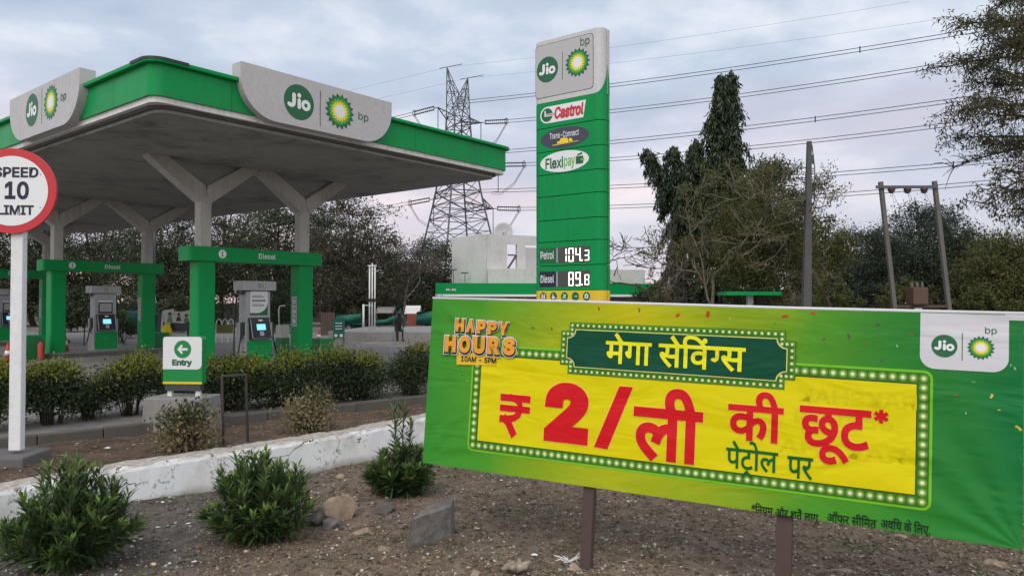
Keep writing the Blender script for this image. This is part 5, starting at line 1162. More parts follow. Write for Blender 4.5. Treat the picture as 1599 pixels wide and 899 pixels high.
# ------------------------------------------------------------------ lattice pylon and its lines
PD = 130.0; pX = at(715, 470, PD).x; PR = rad(33)
py_ = thing('pylon', 'tall grey lattice power pylon with two peaks behind the canopy', 'pylon', (pX, PD, 0), 0)
def hw(z):
    for (z0, w0), (z1, w1) in zip(((0, 7.2), (20, 3.3), (31, 1.75), (34, 1.65)), ((20, 3.3), (31, 1.75), (34, 1.65), (45, 1.6))):
        if z <= z1: return w0 + (w1 - w0) * (z - z0) / (z1 - z0)
def corner(k, z): w = hw(z); a = PR + math.pi / 4 + k * math.pi / 2; return Vector((w * 1.414 * math.cos(a) * .92, w * 1.414 * math.sin(a) * .92, z))
lev = [0, 6.5, 12, 16.2, 18.6, 21, 23.3, 25.6, 28, 30.4, 32.2, 34]
for k in range(4): MB().tube([corner(k, q) for q in lev], .16, 5).build('leg', M_galv, py_)
b = MB()
for z0, z1 in zip(lev, lev[1:]):
    for k in range(4):
        a0, a1, c0_, c1_ = corner(k, z0), corner(k + 1, z0), corner(k, z1), corner(k + 1, z1); b.tube([a0, c1_], .075, 4); b.tube([a1, c0_], .075, 4); b.tube([c0_, c1_], .075, 4)
        if z0 < 18: m = (a0 + a1) / 2; x = (a0 + c1_) / 2; b.tube([c0_, (c0_ + c1_) / 2], .06, 4); b.tube([(a0 + c0_) / 2, x], .055, 4); b.tube([(a1 + c1_) / 2, x], .055, 4)
b.build('bracing', M_galv, py_)
AD = Vector((.80, -.60, 0)); LD = Vector((.866, -.5, 0))
def loc(px, y, dD=0): q = at(px, y, PD + dD); return q - Vector((pX, PD, 0))
for (px, y), ks in (((698, 105), (1, 2)), ((730.5, 122), (0, 3))):
    p = loc(px, y); b = MB()
    for k in range(4): b.tube([corner(k, 34), p], .10 if k in ks else .07, 5)
    for f in (.25, .5, .72):
        q = [corner(k, 34).lerp(p, f) for k in range(4)]
        for k in range(4): b.tube([q[k], q[(k + 1) % 4]], .055, 4); b.tube([q[k], corner((k + 1) % 4, 34).lerp(p, f - .25)], .055, 4)
    b.tube([p - LD * 1.6, p + LD * 3.2], .06, 5); b.build('peak', M_galv, py_)
tips = {}
for nm, (px, y), z in (('l1', (684, 168), 33.3), ('r1', (751, 192), 31), ('l2', (680, 243), 26), ('r2', (778, 258), 24), ('l3', (677, 311), 19), ('r3', (770, 326), 17.5)):
    p = loc(px, y); tips[nm] = p; b = MB(); sg = 1 if nm[0] == 'r' else -1; ks = (3, 0) if sg > 0 else (1, 2)
    z0 = p.z; fr_ = [corner(k, min(z0 + dz, 33.9)) for k in ks for dz in (0, 1.9)]
    for q in fr_: b.tube([q, p], .10, 5)
    for f in (.3, .6): q = [x.lerp(p, f) for x in fr_]; b.tube([q[0], q[1]], .055, 4); b.tube([q[2], q[3]], .055, 4); b.tube([q[0], q[2]], .055, 4); b.tube([q[0], fr_[1]], .055, 4); b.tube([q[2], fr_[3]], .055, 4)
    b.build('crossarm', M_galv, py_)
M_ins = newmat('insulator_brown', (.05, .04, .045, 1), .4)
M_wire = newmat('conductor', (.035, .037, .045, 1), .5)
strings = {}
for nm, dirs in (('l1', (-1,)), ('r1', (1,)), ('r2', (1,)), ('l3', (-1,)), ('r3', (1,)), ('l2', (1, -1)), ):
    for dr in dirs:
        p = tips[nm]; b = MB(); e0 = p + LD * dr * .9; e1 = p + LD * dr * 5.2 - Vector((0, 0, .35))
        for s in (-.35, .35):
            o_ = Vector((0, 0, s * .8)); n = 22; pts, rs = [], []
            for i in range(n): pts.append(e0.lerp(e1, i / (n - 1)) + o_); rs.append(.17 if i % 2 else .07)
            b.tube(pts, rs, 6)
        b.tube([p, e0], .08, 5); b.tube([e0 + Vector((0, 0, -.4)), e0 + Vector((0, 0, .4))], .07, 5); b.tube([e1 + Vector((0, 0, -.45)), e1 + Vector((0, 0, .45))], .07, 5)
        R_ = .62; b.tube([e1 + Vector((R_ * .4 * math.cos(a), R_ * .5 * math.cos(a), R_ * math.sin(a))) for a in [2 * math.pi * i / 14 for i in range(15)]], .05, 5)
        b.build('insulator_string', M_ins, py_); strings[nm, dr] = e1
        # jumper loop under the arm
        J = MB(); back = p - LD * dr * 1.5 + Vector((0, 0, -4.6))
        for s in (0, .35): J.tube([e1 + Vector((0, 0, -.2 - s)), e1.lerp(back, .3) + Vector((0, 0, -1.7 - s)), e1.lerp(back, .7) + Vector((0, 0, -1.5 - s)), back + Vector((0, 0, -s))], .045, 5)
        J.tube([p, p + Vector((0, 0, -4.6))], .07, 5); J.tube([p + Vector((0, 0, -4.6)), back], .04, 5); J.build('jumper', M_wire, py_)
O3 = Vector((pX, PD, 0))
def line(label, start, endpx, endD, r=.05, pair=.5, sag=.9, ext=1.0, spacers=()):
    e = at(*endpx, endD); s = start; o = thing('power_line', label, 'power line', s, 0, 'high voltage lines from the pylon'); e = s + (e - s) * ext
    for k in ((-.5, .5) if pair else (0,)):
        pts = [s.lerp(e, i / 24) - Vector((0, 0, sag * 4 * (i / 24) * (1 - i / 24))) + Vector((0, 0, k * (pair or 0))) for i in range(25)]
        MB().tube(pts, r, 5).build('conductor', M_wire, o, world=True)
    for f in spacers: q = s.lerp(e, f) - Vector((0, 0, sag * 4 * f * (1 - f))); MB().tube([q - Vector((0, 0, .42)), q + Vector((0, 0, .42))], .09, 5).build('spacer', M_wire, o, world=True)
line('topmost pair of thick conductors running right from the pylon', tips['l1'] + LD * 4 + Vector((0, 0, 0.3)) + O3, (1508, 45.5), 93, ext=1.15, spacers=(.73,))
line('second pair of conductors from the top running right', strings['r1', 1] + O3, (1470, 97), 94, ext=1.15)
line('third pair of conductors from the top running right', strings['l2', 1] + O3, (1480, 153.5), 95, ext=1.15, spacers=(.68,))
line('fourth pair of conductors from the top running right', strings['r2', 1] + O3, (1495, 188), 96, ext=1.15)
line('fifth pair of conductors from the top, second lowest', tips['l3'] + LD * 5 + Vector((0, 0, 1.0)) + O3, (1500, 251), 97, ext=1.15, spacers=(.86,))
line('lowest pair of conductors running right past the transformer poles', strings['r3', 1] + O3, (1520, 282), 98, ext=1.15)
line('thin earth wire from the taller peak running up to the right', loc(698, 105) + O3, (1420, 3), 95, .014, None, .6)
line('thin earth wire from the lower peak running to the right', loc(730.5, 122) + O3, (1500, 25), 95, .014, None, .6)
line('thin earth wire running left from the taller peak', loc(698, 105) + O3, (380, 175), 165, .014, None, .4)
line('thin earth wire running left from the lower peak', loc(730.5, 122) + O3, (380, 195), 165, .014, None, .4)
line('conductor pair running left from the upper arm of the pylon', strings['l1', -1] + O3, (400, 215), 165)
line('conductor pair running left from the lowest arm of the pylon', strings['l3', -1] + O3, (400, 335), 165)
# ------------------------------------------------------------------ plants
def leafmat(name, stops, rough=.55, trans=.25, spec=.3):
    """leaf colours vary from leaf to leaf and from spray to spray"""
    m = newmat(name, (.05, .09, .03, 1), rough, spec=spec); t = NT(m); g = t.N.new('ShaderNodeNewGeometry'); n = t.noise(t.pos(), 1.3, 3, .6)
    f = t.math('ADD', t.math('MULTIPLY', g.outputs['Random Per Island'], .6), t.val(n, .3, .7, 0, .4)); c = t.ramp(f, stops); t.col(c)
    tr = t.N.new('ShaderNodeBsdfTranslucent'); t.L.new(c, tr.inputs[0]); mx = t.N.new('ShaderNodeMixShader'); mx.inputs[0].default_value = trans
    t.L.new(t.b.outputs[0], mx.inputs[1]); t.L.new(tr.outputs[0], mx.inputs[2]); t.L.new(mx.outputs[0], t.N['Material Output'].inputs[0]); return m
L_ole = leafmat('oleander_leaf', [(0, (.026, .045, .020)), (.45, (.050, .086, .032)), (.8, (.082, .135, .042)), (.965, (.13, .20, .06)), (1, (.17, .12, .06))], .5, .2, .25)
L_olenew = leafmat('oleander_new_leaf', [(0, (.07, .13, .03)), (.5, (.12, .20, .045)), (1, (.19, .28, .065))], .5, .25, .25)
L_hedge = leafmat('hedge_leaf', [(0, (.016, .026, .012)), (.5, (.034, .05, .020)), (.85, (.056, .078, .028)), (1, (.085, .105, .036))], .5)
L_young = leafmat('young_leaf', [(0, (.09, .12, .018)), (.5, (.19, .21, .025)), (1, (.33, .32, .035))], .45, .3)
L_tree = leafmat('dark_tree_leaf', [(0, (.024, .033, .018)), (.5, (.045, .060, .028)), (1, (.085, .10, .046))])
L_tree2 = leafmat('grey_green_leaf', [(0, (.034, .034, .024)), (.5, (.062, .060, .038)), (1, (.105, .098, .058))])
L_olive = leafmat('olive_leaf', [(0, (.04, .048, .014)), (.5, (.08, .090, .024)), (1, (.13, .135, .038))])
L_blue = leafmat('bluish_leaf', [(0, (.024, .036, .026)), (.5, (.043, .062, .044)), (1, (.072, .094, .066))])
L_drop = leafmat('drooping_leaf', [(0, (.010, .020, .008)), (.5, (.020, .036, .013)), (1, (.042, .066, .022))], .4, .15, .45)
L_ripe = leafmat('neem_leaf', [(0, (.022, .026, .011)), (.55, (.055, .058, .022)), (.8, (.10, .088, .034)), (.93, (.12, .075, .035)), (1, (.16, .08, .05))], .5, .3)
L_dry = leafmat('dry_leaf', [(0, (.09, .065, .035)), (.5, (.19, .15, .075)), (.8, (.27, .235, .12)), (1, (.22, .24, .09))], .7, .2)
L_grass = leafmat('grass_blade', [(0, (.04, .06, .02)), (.65, (.075, .105, .04)), (.9, (.18, .15, .08)), (1, (.26, .21, .13))], .6, .2)
def bark(name, c0, c1):
    m = newmat(name, c0, .9, spec=.15); t = NT(m); n = t.noise(t.pos((3, 3, .8)), 2.5, 5, .7); t.col(t.ramp(n, [(.3, c0), (.7, c1)])); t.bump(n, .5, .03); return m
B_brown = bark('brown_bark', (.045, .033, .025), (.10, .078, .06)); B_pale = bark('pale_bark', (.13, .105, .08), (.26, .22, .175)); B_grey = bark('grey_twig', (.085, .072, .062), (.17, .15, .13)); B_green = bark('green_stem', (.04, .06, .025), (.09, .10, .045))

def unit(a): return a / np.maximum(np.linalg.norm(a, axis=-1, keepdims=True), 1e-9)
def kites(C, D, L, W, r, droop=0.0):
    """one four-cornered leaf per row: base C, direction D, length L, width W"""
    n = len(C); S = unit(np.cross(D, unit(r.normal(size=(n, 3))))); L = np.broadcast_to(L, (n,))[:, None]; W = np.broadcast_to(W, (n,))[:, None]
    mid = C + D * L * .45; dn = np.array([0, 0, -1.0]) * droop * L
    V = np.stack([C, mid + S * W / 2, C + D * L + dn, mid - S * W / 2], 1).reshape(-1, 3); F4 = np.arange(4 * n).reshape(n, 4); return V, F4
def folded(C, D, L, W, r, droop=.25):
    """longer leaf folded along its midrib and bent at the tip (two faces)"""
    n = len(C); up = unit(r.normal(size=(n, 3)) * .35 + np.array([0, 0, 1.0])); S = unit(np.cross(D, up)); N = np.cross(S, D); L = L[:, None]; W = W[:, None]
    mid = C + D * L * .5; V = np.stack([C, mid + S * W / 2 + N * W * .12, C + D * L - np.array([0, 0, 1.0]) * L * droop * r.random((n, 1)), mid - S * W / 2 + N * W * .12, mid - N * W * .12], 1).reshape(-1, 3)
    k = np.arange(n)[:, None] * 5; return V, np.concatenate([k + np.array([[0, 1, 2, 4]]), k + np.array([[0, 4, 2, 3]])])

def oleander(label, px, yb, yt, wpx, seed, ns=58, tall=()):
    ns = int(ns * 1.35)
    r = np.random.default_rng(seed); c = onz(px, yb, 0); hgt = (yb - yt) / F * (c.y + .15); wid = wpx / F * (c.y + .15); c.y += wid * .33
    o = thing('oleander_bush', label, 'bush', (c.x, c.y, float(dirt_z(c.x, c.y))), 0, 'young leafy bushes in the soil'); st = MB(); Cs, Ds, Ls, Ws, Ts = [], [], [], [], []
    for k in range(ns):
        a = r.random() * 6.283; q = math.sqrt(r.random()); reach = wid * .50 * q; h = hgt * (.97 - .62 * q ** 3) * r.uniform(.66, 1.05)
        if k < len(tall): reach, h, a = tall[k][0] * wid, tall[k][1] * hgt, tall[k][2]
        base = np.array([r.normal() * .03, r.normal() * .03, 0]); tip = np.array([reach * math.cos(a), reach * math.sin(a), h]); mid = np.array([tip[0] * .8, tip[1] * .8, h * .38])
        pts = [base * (1 - t) ** 2 + 2 * mid * t * (1 - t) + tip * t * t for t in np.linspace(0, 1, 6)]; st.tube(pts, [.007, .006, .005, .0045, .004, .003], 5)
        nw = int(14 + 9 * r.random())
        for j in range(nw):
            t = .16 + .84 * (j + .5) / nw; p = base * (1 - t) ** 2 + 2 * mid * t * (1 - t) + tip * t * t; d = unit(2 * (mid - base) * (1 - t) + 2 * (tip - mid) * t); ph = r.random() * 6.28
            x = unit(np.cross(d, np.array([.3, .2, .9]))); y = np.cross(d, x)
            for i in range(3):
                w = ph + i * 2.094 + r.normal() * .2; sp = .62 + .5 * (1 - t) + r.normal() * .15; dd = unit(d * math.cos(sp) + (x * math.cos(w) + y * math.sin(w)) * math.sin(sp) + np.array([0, 0, .12]))
                Cs.append(p); Ts.append(t); Ds.append(dd); Ls.append((.085 + .06 * r.random()) * (1 if t < .93 else .7)); Ws.append(.016 + .008 * r.random())
    new = np.array(Ts) > .88 + .1 * r.random(len(Ts))
    V, F4 = folded(np.array(Cs), np.array(Ds), np.array(Ls), np.array(Ws), r); np_mesh('foliage', V, F4, [L_ole, L_olenew], o, mi=np.concatenate([new, new])); st.build('stem', B_green, o, smooth=True)
oleander('large leafy green bush at the bottom left corner', 74, 906, 737, 190, 1, 62, ((.05, 1.0, 1.5), (.12, .93, 1.9), (.2, .9, .4)))
oleander('broad leafy green bush in the middle in front of the wall', 386, 858, 722, 172, 2, 64)
oleander('tall narrow leafy bush with two upright shoots beside the banner', 620, 786, 700, 108, 3, 46, ((.10, 1.62, 3.6), (.05, 1.68, .9), (.17, 1.4, 2.2), (.14, 1.35, .2)))

def shrub(name, label, c, rx, ry, h, seed, n=6500, young=.3, leaf=(.028, .05), group=None, mat=None, ymat=None, stems=9, rz=None, low=.22):
    """clipped or loose shrub: leaves in many sprays over a lumpy body, stems below"""
    r = np.random.default_rng(seed); o = thing(name, label, 'hedge' if 'hedge' in name else 'bush', c, math.atan2(KD.y, KD.x) if rz is None else rz, group)
    ncl = max(40, int(n / 36)); th = r.random(ncl) * 6.283; u = r.random(ncl); q = np.sqrt(u) * (1 - .25 * r.random(ncl) ** 2)
    lump = .80 + .2 * np.sin(th * 3 + seed) * np.sin(th * 5 + 2 * seed)
    X = rx * q * np.cos(th) * lump; Y = ry * q * np.sin(th) * lump; top = h * (1 - .45 * q ** 3) * (.88 + .14 * np.sin(X * 5 / max(rx, .3) + seed) * np.cos(Y * 4 + seed)); Z = low * h + (top - low * h) * r.random(ncl) ** .55
    k = 36; C = np.repeat(np.stack([X, Y, Z], -1), k, 0); sp = min(.085 + .02 * rx, .13); C = C + r.normal(size=C.shape) * np.array([sp, sp, sp * .8]); C[:, 2] = np.maximum(C[:, 2], .04)
    D = unit(r.normal(size=C.shape) + np.array([0, 0, .7])); L = leaf[0] + (leaf[1] - leaf[0]) * r.random(len(C)); V, F4 = kites(C, D, L, L * .48, r, .1); mi = np.zeros(len(F4))
    if young:
        m = int(ncl * young); i = np.argsort(-(Z / h + .12 * r.random(ncl)))[:m]; C = np.repeat(np.stack([X[i], Y[i], Z[i]], -1), 30, 0) + r.normal(size=(m * 30, 3)) * np.array([sp, sp, sp * .5]) + np.array([0, 0, sp * .75])
        D = unit(r.normal(size=C.shape) * .8 + np.array([0, 0, 1.2])); L = leaf[0] + (leaf[1] - leaf[0]) * r.random(len(C)); V2, F2 = kites(C, D, L, L * .45, r, .05); F4 = np.concatenate([F4, F2 + len(V)]); V = np.concatenate([V, V2]); mi = np.concatenate([mi, np.ones(len(F2))])
    np_mesh('foliage', V, F4, [mat or L_hedge, ymat or L_young], o, mi=mi)
    b = MB()
    for i in r.choice(ncl, min(ncl, stems * 3), replace=False):
        p = np.array([X[i], Y[i], Z[i]]); b0 = np.array([p[0] * .3 + r.normal() * .03, p[1] * .3, -.03]); b.tube([b0, b0 * .5 + p * .35 + np.array([0, 0, h * .08]), p], [.011, .008, .003], 5)
    b.build('stem', B_brown, o, smooth=True); return o
def hedge(label, px, yb, yt, wpx, seed, d=.55, n=9500, young=.3, zb=.36, low=.22):
    c = onz(px, yb, zb); h = (yb - yt) / F * c.y; w = wpx / F * c.y * .52; return shrub('hedge_bush', label, (c.x, c.y, zb), w, min(.40, w), h, seed, n, young, group='hedge bushes along the kerb', low=low)
hedge('hedge bush with yellow green tips at the left edge behind the speed sign', -22, 676, 570, 110, 1, young=.2)
hedge('hedge bush right of the speed sign pole', 78, 664, 566, 100, 2, young=.2)
hedge('round hedge bush left of the entry sign with bare lower stems', 204, 649, 561, 118, 3, low=.34, young=.35)
hedge('hedge bush behind the entry sign', 290, 630, 560, 110, 4, young=.3)
hedge('bright tipped hedge bush right of the entry sign', 362, 642, 557, 110, 5, young=.35, low=.08)
hedge('dense hedge bush in the middle of the row below the nearest pump', 440, 636, 556, 125, 6, young=.2, low=.06)
hedge('tall hedge bush below the second column of the beam numbered 1', 515, 629, 548, 115, 7, young=.15, low=.06)
hedge('dark hedge bush ending the row before the gap', 563, 624, 552, 85, 8, young=.08, low=.06)
hedge('separate dark hedge bush beside the left banner edge', 644, 617, 540, 95, 9, young=.05, low=.06)
hedge('low straggly hedge bush between the kerb and the round bush', 138, 656, 600, 60, 10, n=2200, young=.1)
def dryshrub(label, px, yb, yt, wpx, seed, green=.1):
    c = onz(px, yb, .30); h = (yb - yt) / F * c.y; w = wpx / F * c.y * .5; o = shrub('dry_shrub', label, (c.x, c.y + w * .4, .29), w, w * .9, h, seed, 2100, green, (.03, .055), 'dry shrubs in the bed', L_dry, L_hedge, 16, 0, .06)
    r = np.random.default_rng(seed); b = MB()
    for k in range(60):
        a = r.random() * 6.28; q = r.random() ** .6; t = np.array([w * q * math.cos(a), w * q * math.sin(a) * .9, h * (1.05 - .4 * q * q) * r.uniform(.6, 1)]); b.tube([np.array([r.normal() * .02, 0, 0]), t * .5 + np.array([0, 0, h * .05]), t], [.004, .003, .0015], 4)
    b.build('twig', B_grey, o)
dryshrub('dry brown shrub in front of the entry sign block', 283, 706, 640, 92, 21, .35)
dryshrub('dry straw coloured shrub in the bed below the hedge middle', 478, 677, 612, 82, 22, .12)
# low weeds and grass on the soil: one mass
def weeds():
    r = np.random.default_rng(5); p = front(60000, r); k = (vnoise(p[:, 0], p[:, 1], .55, 21) * .6 + vnoise(p[:, 0], p[:, 1], .17, 22) * .4 + .10 * (p[:, 0] > -.6)) > .62; p = p[k][:24000]
    C = np.stack([p[:, 0], p[:, 1], dirt_z(p[:, 0], p[:, 1])], -1); D = unit(r.normal(size=C.shape) * np.array([1, 1, .3]) + np.array([0, 0, .55])); L = .015 + .045 * r.random(len(C)) ** 2; V, F4 = kites(C, D, L, .0035 + .006 * r.random(len(C)), r, .2)
    tag(np_mesh('ground_weeds', V, F4, L_grass), kind='stuff')
weeds()

# ------------------------------------------------------------------ trees
def curve(a, c, b, n): return [a * (1 - t) ** 2 + 2 * c * t * (1 - t) + b * t * t for t in np.linspace(0, 1, n)]
def tree(name, label, base, hgt, rx, mat, bmat, seed, n=9000, leaf=.2, trunk=.2, lobes=None, group=None, clump=.55, fork=.3, twigs=1, droop=0.0, spread=1.0, flat=.55, bare=0):
    """trunk, forking limbs to every leaf clump, leaves scattered round the clumps"""
    r = np.random.default_rng(seed); o = thing(name, label, 'tree', base, 0, group)
    lobes = lobes or [(0, .68, 1.0, .34), (-.45, .55, .6, .26), (.5, .58, .6, .26), (0, .86, .55, .14)]      # x, z, rx, rz in units of rx / hgt
    ncl = max(26, int(n / 90)); wts = np.array([l[2] * l[3] for l in lobes]); idx = r.choice(len(lobes), ncl, p=wts / wts.sum()); l = np.array(lobes)[idx]
    dv = unit(r.normal(size=(ncl, 3))); q = r.random(ncl)[:, None] ** .42; P = np.stack([l[:, 0] * rx, np.zeros(ncl), l[:, 1] * hgt], -1) + dv * q * np.stack([l[:, 2] * rx, l[:, 2] * rx * spread, l[:, 3] * hgt], -1)
    P[:, 2] = np.maximum(P[:, 2], hgt * .12)
    per = n // ncl; cs = clump * r.uniform(.55, 1.35, ncl); C = np.repeat(P, per, 0) + r.normal(size=(ncl * per, 3)) * np.repeat(cs, per)[:, None] * np.array([1, 1, flat])
    D = unit(r.normal(size=C.shape) + np.array([0, 0, -droop * 2.5])); L = leaf * r.uniform(.6, 1.35, len(C)); V, F4 = kites(C, D, L, L * .5, r, droop * .3); np_mesh('crown', V, F4, mat, o)
    f = np.array([r.normal() * .02 * hgt, 0, hgt * fork]); b = MB(); b.tube(curve(np.array([0, 0, -.1]), np.array([r.normal() * .05 * hgt, 0, hgt * fork * .5]), f, 6), list(np.linspace(trunk, trunk * .72, 6)), 9); b.build('trunk', bmat, o, smooth=True)
    lb = MB(); kmain = max(4, ncl // 9); mains = r.choice(ncl, kmain, replace=False); nodes = []
    for i in mains:
        pts = curve(f, f * .45 + P[i] * .55 + np.array([0, 0, hgt * .07]), P[i], 6); lb.tube(pts, list(np.linspace(trunk * .5, trunk * .10, 6)), 6); nodes += pts[2:]
    nodes = np.array(nodes)
    for i in range(ncl):
        if i in mains: continue
        j = np.argmin(((nodes - P[i]) ** 2).sum(1) + (nodes[:, 2] > P[i][2] + .3) * 4); lb.tube(curve(nodes[j], (nodes[j] + P[i]) / 2 + np.array([0, 0, .12 * clump]), P[i], 4), [trunk * .13, trunk * .09, trunk * .06, trunk * .03], 5)
        if twigs:
            for _ in range(2): e = P[i] + r.normal(size=3) * cs[i] * 1.1; lb.tube([P[i], (P[i] + e) / 2 + r.normal(size=3) * .06, e], [trunk * .04, trunk * .03, trunk * .015], 4)
    lb.build('limb', bmat, o, smooth=True); return o
def bare_tree(name, label, base, hgt, rx, bmat, seed, lean=(0, 0), depth=6, trunk=.15, group=None, nleaf=0, mat=None):
    r = np.random.default_rng(seed); o = thing(name, label, 'tree', base, 0, group); b = MB(); tips = []
    def grow(p, d, L, w, k):
        n = 4; pts = [p]; q = p.copy(); dd = d.copy()
        for _ in range(n): dd = unit(dd + r.normal(size=3) * .16 + np.array([0, 0, .04])); q = q + dd * L / n; pts.append(q.copy())
        b.tube(pts, [max(q_, .015) for q_ in np.linspace(w, w * .68, n + 1)], 6 if k > 3 else 4, cap=False)
        if k == 0: tips.append(q); return
        for _ in range(int(r.integers(2, 4)) if k > 1 else 3):
            x = unit(dd + r.normal(size=3) * .58 * np.array([rx, rx, .8])); grow(q if r.random() < .65 else pts[2], x, L * r.uniform(.62, .85), w * .62, k - 1)
    grow(np.array([0, 0, -.1]), unit(np.array([lean[0], lean[1], 1.0])), hgt * .26, trunk, depth); b.build('branches', bmat, o, smooth=True)
    if nleaf:
        T = np.array(tips); C = T[r.integers(0, len(T), nleaf)] + r.normal(size=(nleaf, 3)) * .16; D = unit(r.normal(size=C.shape)); L = .11 * r.uniform(.6, 1.4, nleaf); V, F4 = kites(C, D, L, L * .5, r); np_mesh('sparse_leaves', V, F4, mat, o)
    return o
def gp(px, D): q = at(px, 470, D); return (q.x, D, 0)
def hpx(y, D): return at(800, y, D).z
def wpx(w, D): return w / F * D / 2
# --- behind the pumps
BG = 'trees behind the pumps'
for i, (px, yt, w, D, n, mat, cl, lab) in enumerate((
    (-70, 300, 190, 52, 8000, L_tree, .6, 'dark tree at the far left behind the white speed sign pole'),
    (55, 335, 150, 56, 7500, L_tree, .6, 'dark tree seen left of the second lane columns'),
    (150, 300, 170, 60, 9000, L_tree2, .6, 'grey green tree above the pump numbered 3'),
    (255, 318, 160, 53, 9000, L_tree, .55, 'dark tree between the two pump lanes'),
    (345, 296, 170, 60, 9000, L_tree2, .6, 'grey green tree behind the beam numbered 1'),
    (435, 312, 150, 55, 9000, L_tree, .55, 'dark tree directly above the nearest pump'),
    (505, 318, 130, 57, 8000, L_blue, .5, 'bluish dark tree right of the nearest column pair'),
    (556, 296, 130, 47, 5200, L_tree2, .42, 'airy tree with open crown under the canopy end'),
    (600, 385, 120, 58, 7000, L_blue, .5, 'bluish low tree behind the white mast'),
    (672, 372, 95, 61, 6500, L_tree, .45, 'dark tree left of the shop roof block'),
)):
    hh = hpx(yt, D); tree('background_tree', lab, gp(px, D), hh, wpx(w, D) * 1.12, mat, B_brown, 40 + i, int(n * 3.4), .165, .22, group=BG, clump=cl * 1.05, lobes=[(0, .62, 1.0, .36), (-.5, .42, .65, .30), (.5, .44, .65, .30), (0, .86, .6, .14), (0, .25, 1.0, .2)], fork=.22)
bare_tree('bare_tree', 'hazy bare twigged tree left of the pylon legs', gp(628, 55), hpx(338, 55), 1.0, B_grey, 71, (.1, 0), 6, .14, 'bare trees', 900, L_tree2)
bare_tree('bare_tree', 'bare twigged tree in front of the pylon legs', gp(672, 60), hpx(330, 60), 1.1, B_grey, 72, (-.1, 0), 6, .14, 'bare trees', 700, L_tree2)
bare_tree('bare_tree', 'thin leaning bare tree under the canopy end', gp(590, 50), hpx(335, 50), .9, B_brown, 73, (.35, 0), 5, .12, 'bare trees')
for i, (px, yt, w, D, lab) in enumerate(((-40, 425, 150, 46, 'low dark undergrowth bush at the far left'), (110, 440, 130, 45, 'low undergrowth bush behind the second lane'), (290, 452, 150, 44, 'low undergrowth bush behind the poster stand'), (415, 448, 110, 44, 'low undergrowth bush behind the nearest pump'), (548, 462, 110, 47, 'low undergrowth bush left of the mast'), (670, 455, 90, 50, 'low undergrowth bush left of the shop'))):
    shrub('undergrowth_bush', lab, gp(px, D), wpx(w, D), 1.2, hpx(yt, D), 90 + i, 4200, 0, (.14, .26), 'undergrowth behind the forecourt', L_tree, None, 8, 0, .05)
tree('flowering_tree', 'small bright leaved tree with white flowers behind the nearest pump', gp(437, 29), hpx(440, 29), wpx(62, 29), L_hedge, B_brown, 60, 3000, .10, .06, clump=.22, lobes=[(0, .62, 1.0, .36)])
shrub('potted_plant', 'leafy green plant behind the pump numbered 3', gp(190, 33), .75, .5, hpx(487, 33), 61, 1800, .2, (.07, .12), None, L_hedge, None, 6, 0, .2)
# --- right of the totem
def drooping(name, label, px, D, cols, seed, group=None):
    """columns of arching sprays hung with narrow leaves; cols: (x, lean, base z, top z, [(t, radius)...], sprays)"""
    r = np.random.default_rng(seed); bx, by, _ = gp(px, D); o = thing(name, label, 'tree', (bx, by, 0), 0, group); Cs = []; b = MB(); tw = MB()
    for (x, lean, z0, z1, prof, ns) in cols:
        b.tube([(x * .25, 0, -.1), (x * .8, 0, z0 * .7), (x, 0, z0), (x + lean, 0, z1 - .25)], [.26, .2, .15, .03], 8); pt, pr = zip(*prof)
        for k in range(ns):
            t = min(1, (k + r.random()) / ns); R = np.interp(t, pt, pr) * r.uniform(.55, 1.3); a = k * 2.4 + r.normal() * .5; c = np.array([x + lean * t, 0, z0 + (z1 - z0) * t]); e = np.array([math.cos(a), math.sin(a) * .9, 0])
            P = curve(c + np.array([0, 0, .1]), c + e * R * .75 + np.array([0, 0, .30 * R + .1]), c + e * R - np.array([0, 0, .25 + .42 * R * r.uniform(.6, 1.5)]), 7); tw.tube(P, [.03, .025, .022, .018, .014, .01, .006], 4)
            m = int(46 + 30 * R); w = r.random(m) ** .7 * 5.99; i = w.astype(int); P = np.array(P); Cs.append(P[i] + (P[i + 1] - P[i]) * (w - i)[:, None] + r.normal(size=(m, 3)) * np.array([.10, .10, .07]))
    C = np.concatenate(Cs); D_ = unit(r.normal(size=C.shape) * .38 + np.array([0, 0, -1.0])); L = .34 * r.uniform(.6, 1.35, len(C)); V, F4 = kites(C, D_, L, L * .25, r); np_mesh('hanging_leaves', V, F4, L_drop, o); b.build('trunk', B_brown, o, smooth=True); tw.build('limb', B_brown, o); return o
D = 45.0; z = lambda y: hpx(y, D); k_ = D / F
drooping('mast_tree', 'tall dark pointed tree with hanging leaves above all others', 1128, D, [(-.05, .05, z(330), z(119), [(0, 2.2), (.3, 1.7), (.5, 1.15), (.75, .70), (1, .24)], 170), (.35, .35, z(290), z(112), [(0, 1.5), (.4, .9), (.8, .42), (1, .16)], 70), (-1.5, -.1, z(360), z(228), [(0, 1.9), (.6, 1.3), (1, .4)], 80), (.2, 0, z(470), z(310), [(0, 1.8), (.5, 2.3), (1, 1.9)], 120)], 81)
drooping('mast_tree', 'dark flat topped tree with hanging leaves left of the pointed one', 1070, D + 1, [(-.7, -1.6, z(310), z(230), [(0, .9), (.6, .6), (1, .45)], 46), (-.2, -.5, z(320), z(226), [(0, 1.1), (.7, .8), (1, .4)], 50), (.4, .3, z(380), z(214), [(0, 1.5), (.6, 1.1), (1, .3)], 75), (-.1, 0, z(460), z(300), [(0, 1.2), (.5, 1.5), (1, 1.3)], 70)], 82)
def rt(name, lab, px, yt, w, D, n, mat, seed, **kw): return tree(name, lab, gp(px, D), hpx(yt, D), wpx(w, D), mat, kw.pop('b', B_brown), seed, int(n * 1.7), kw.pop('leaf', .17), kw.pop('trunk', .2), group=kw.pop('group', None), **kw)
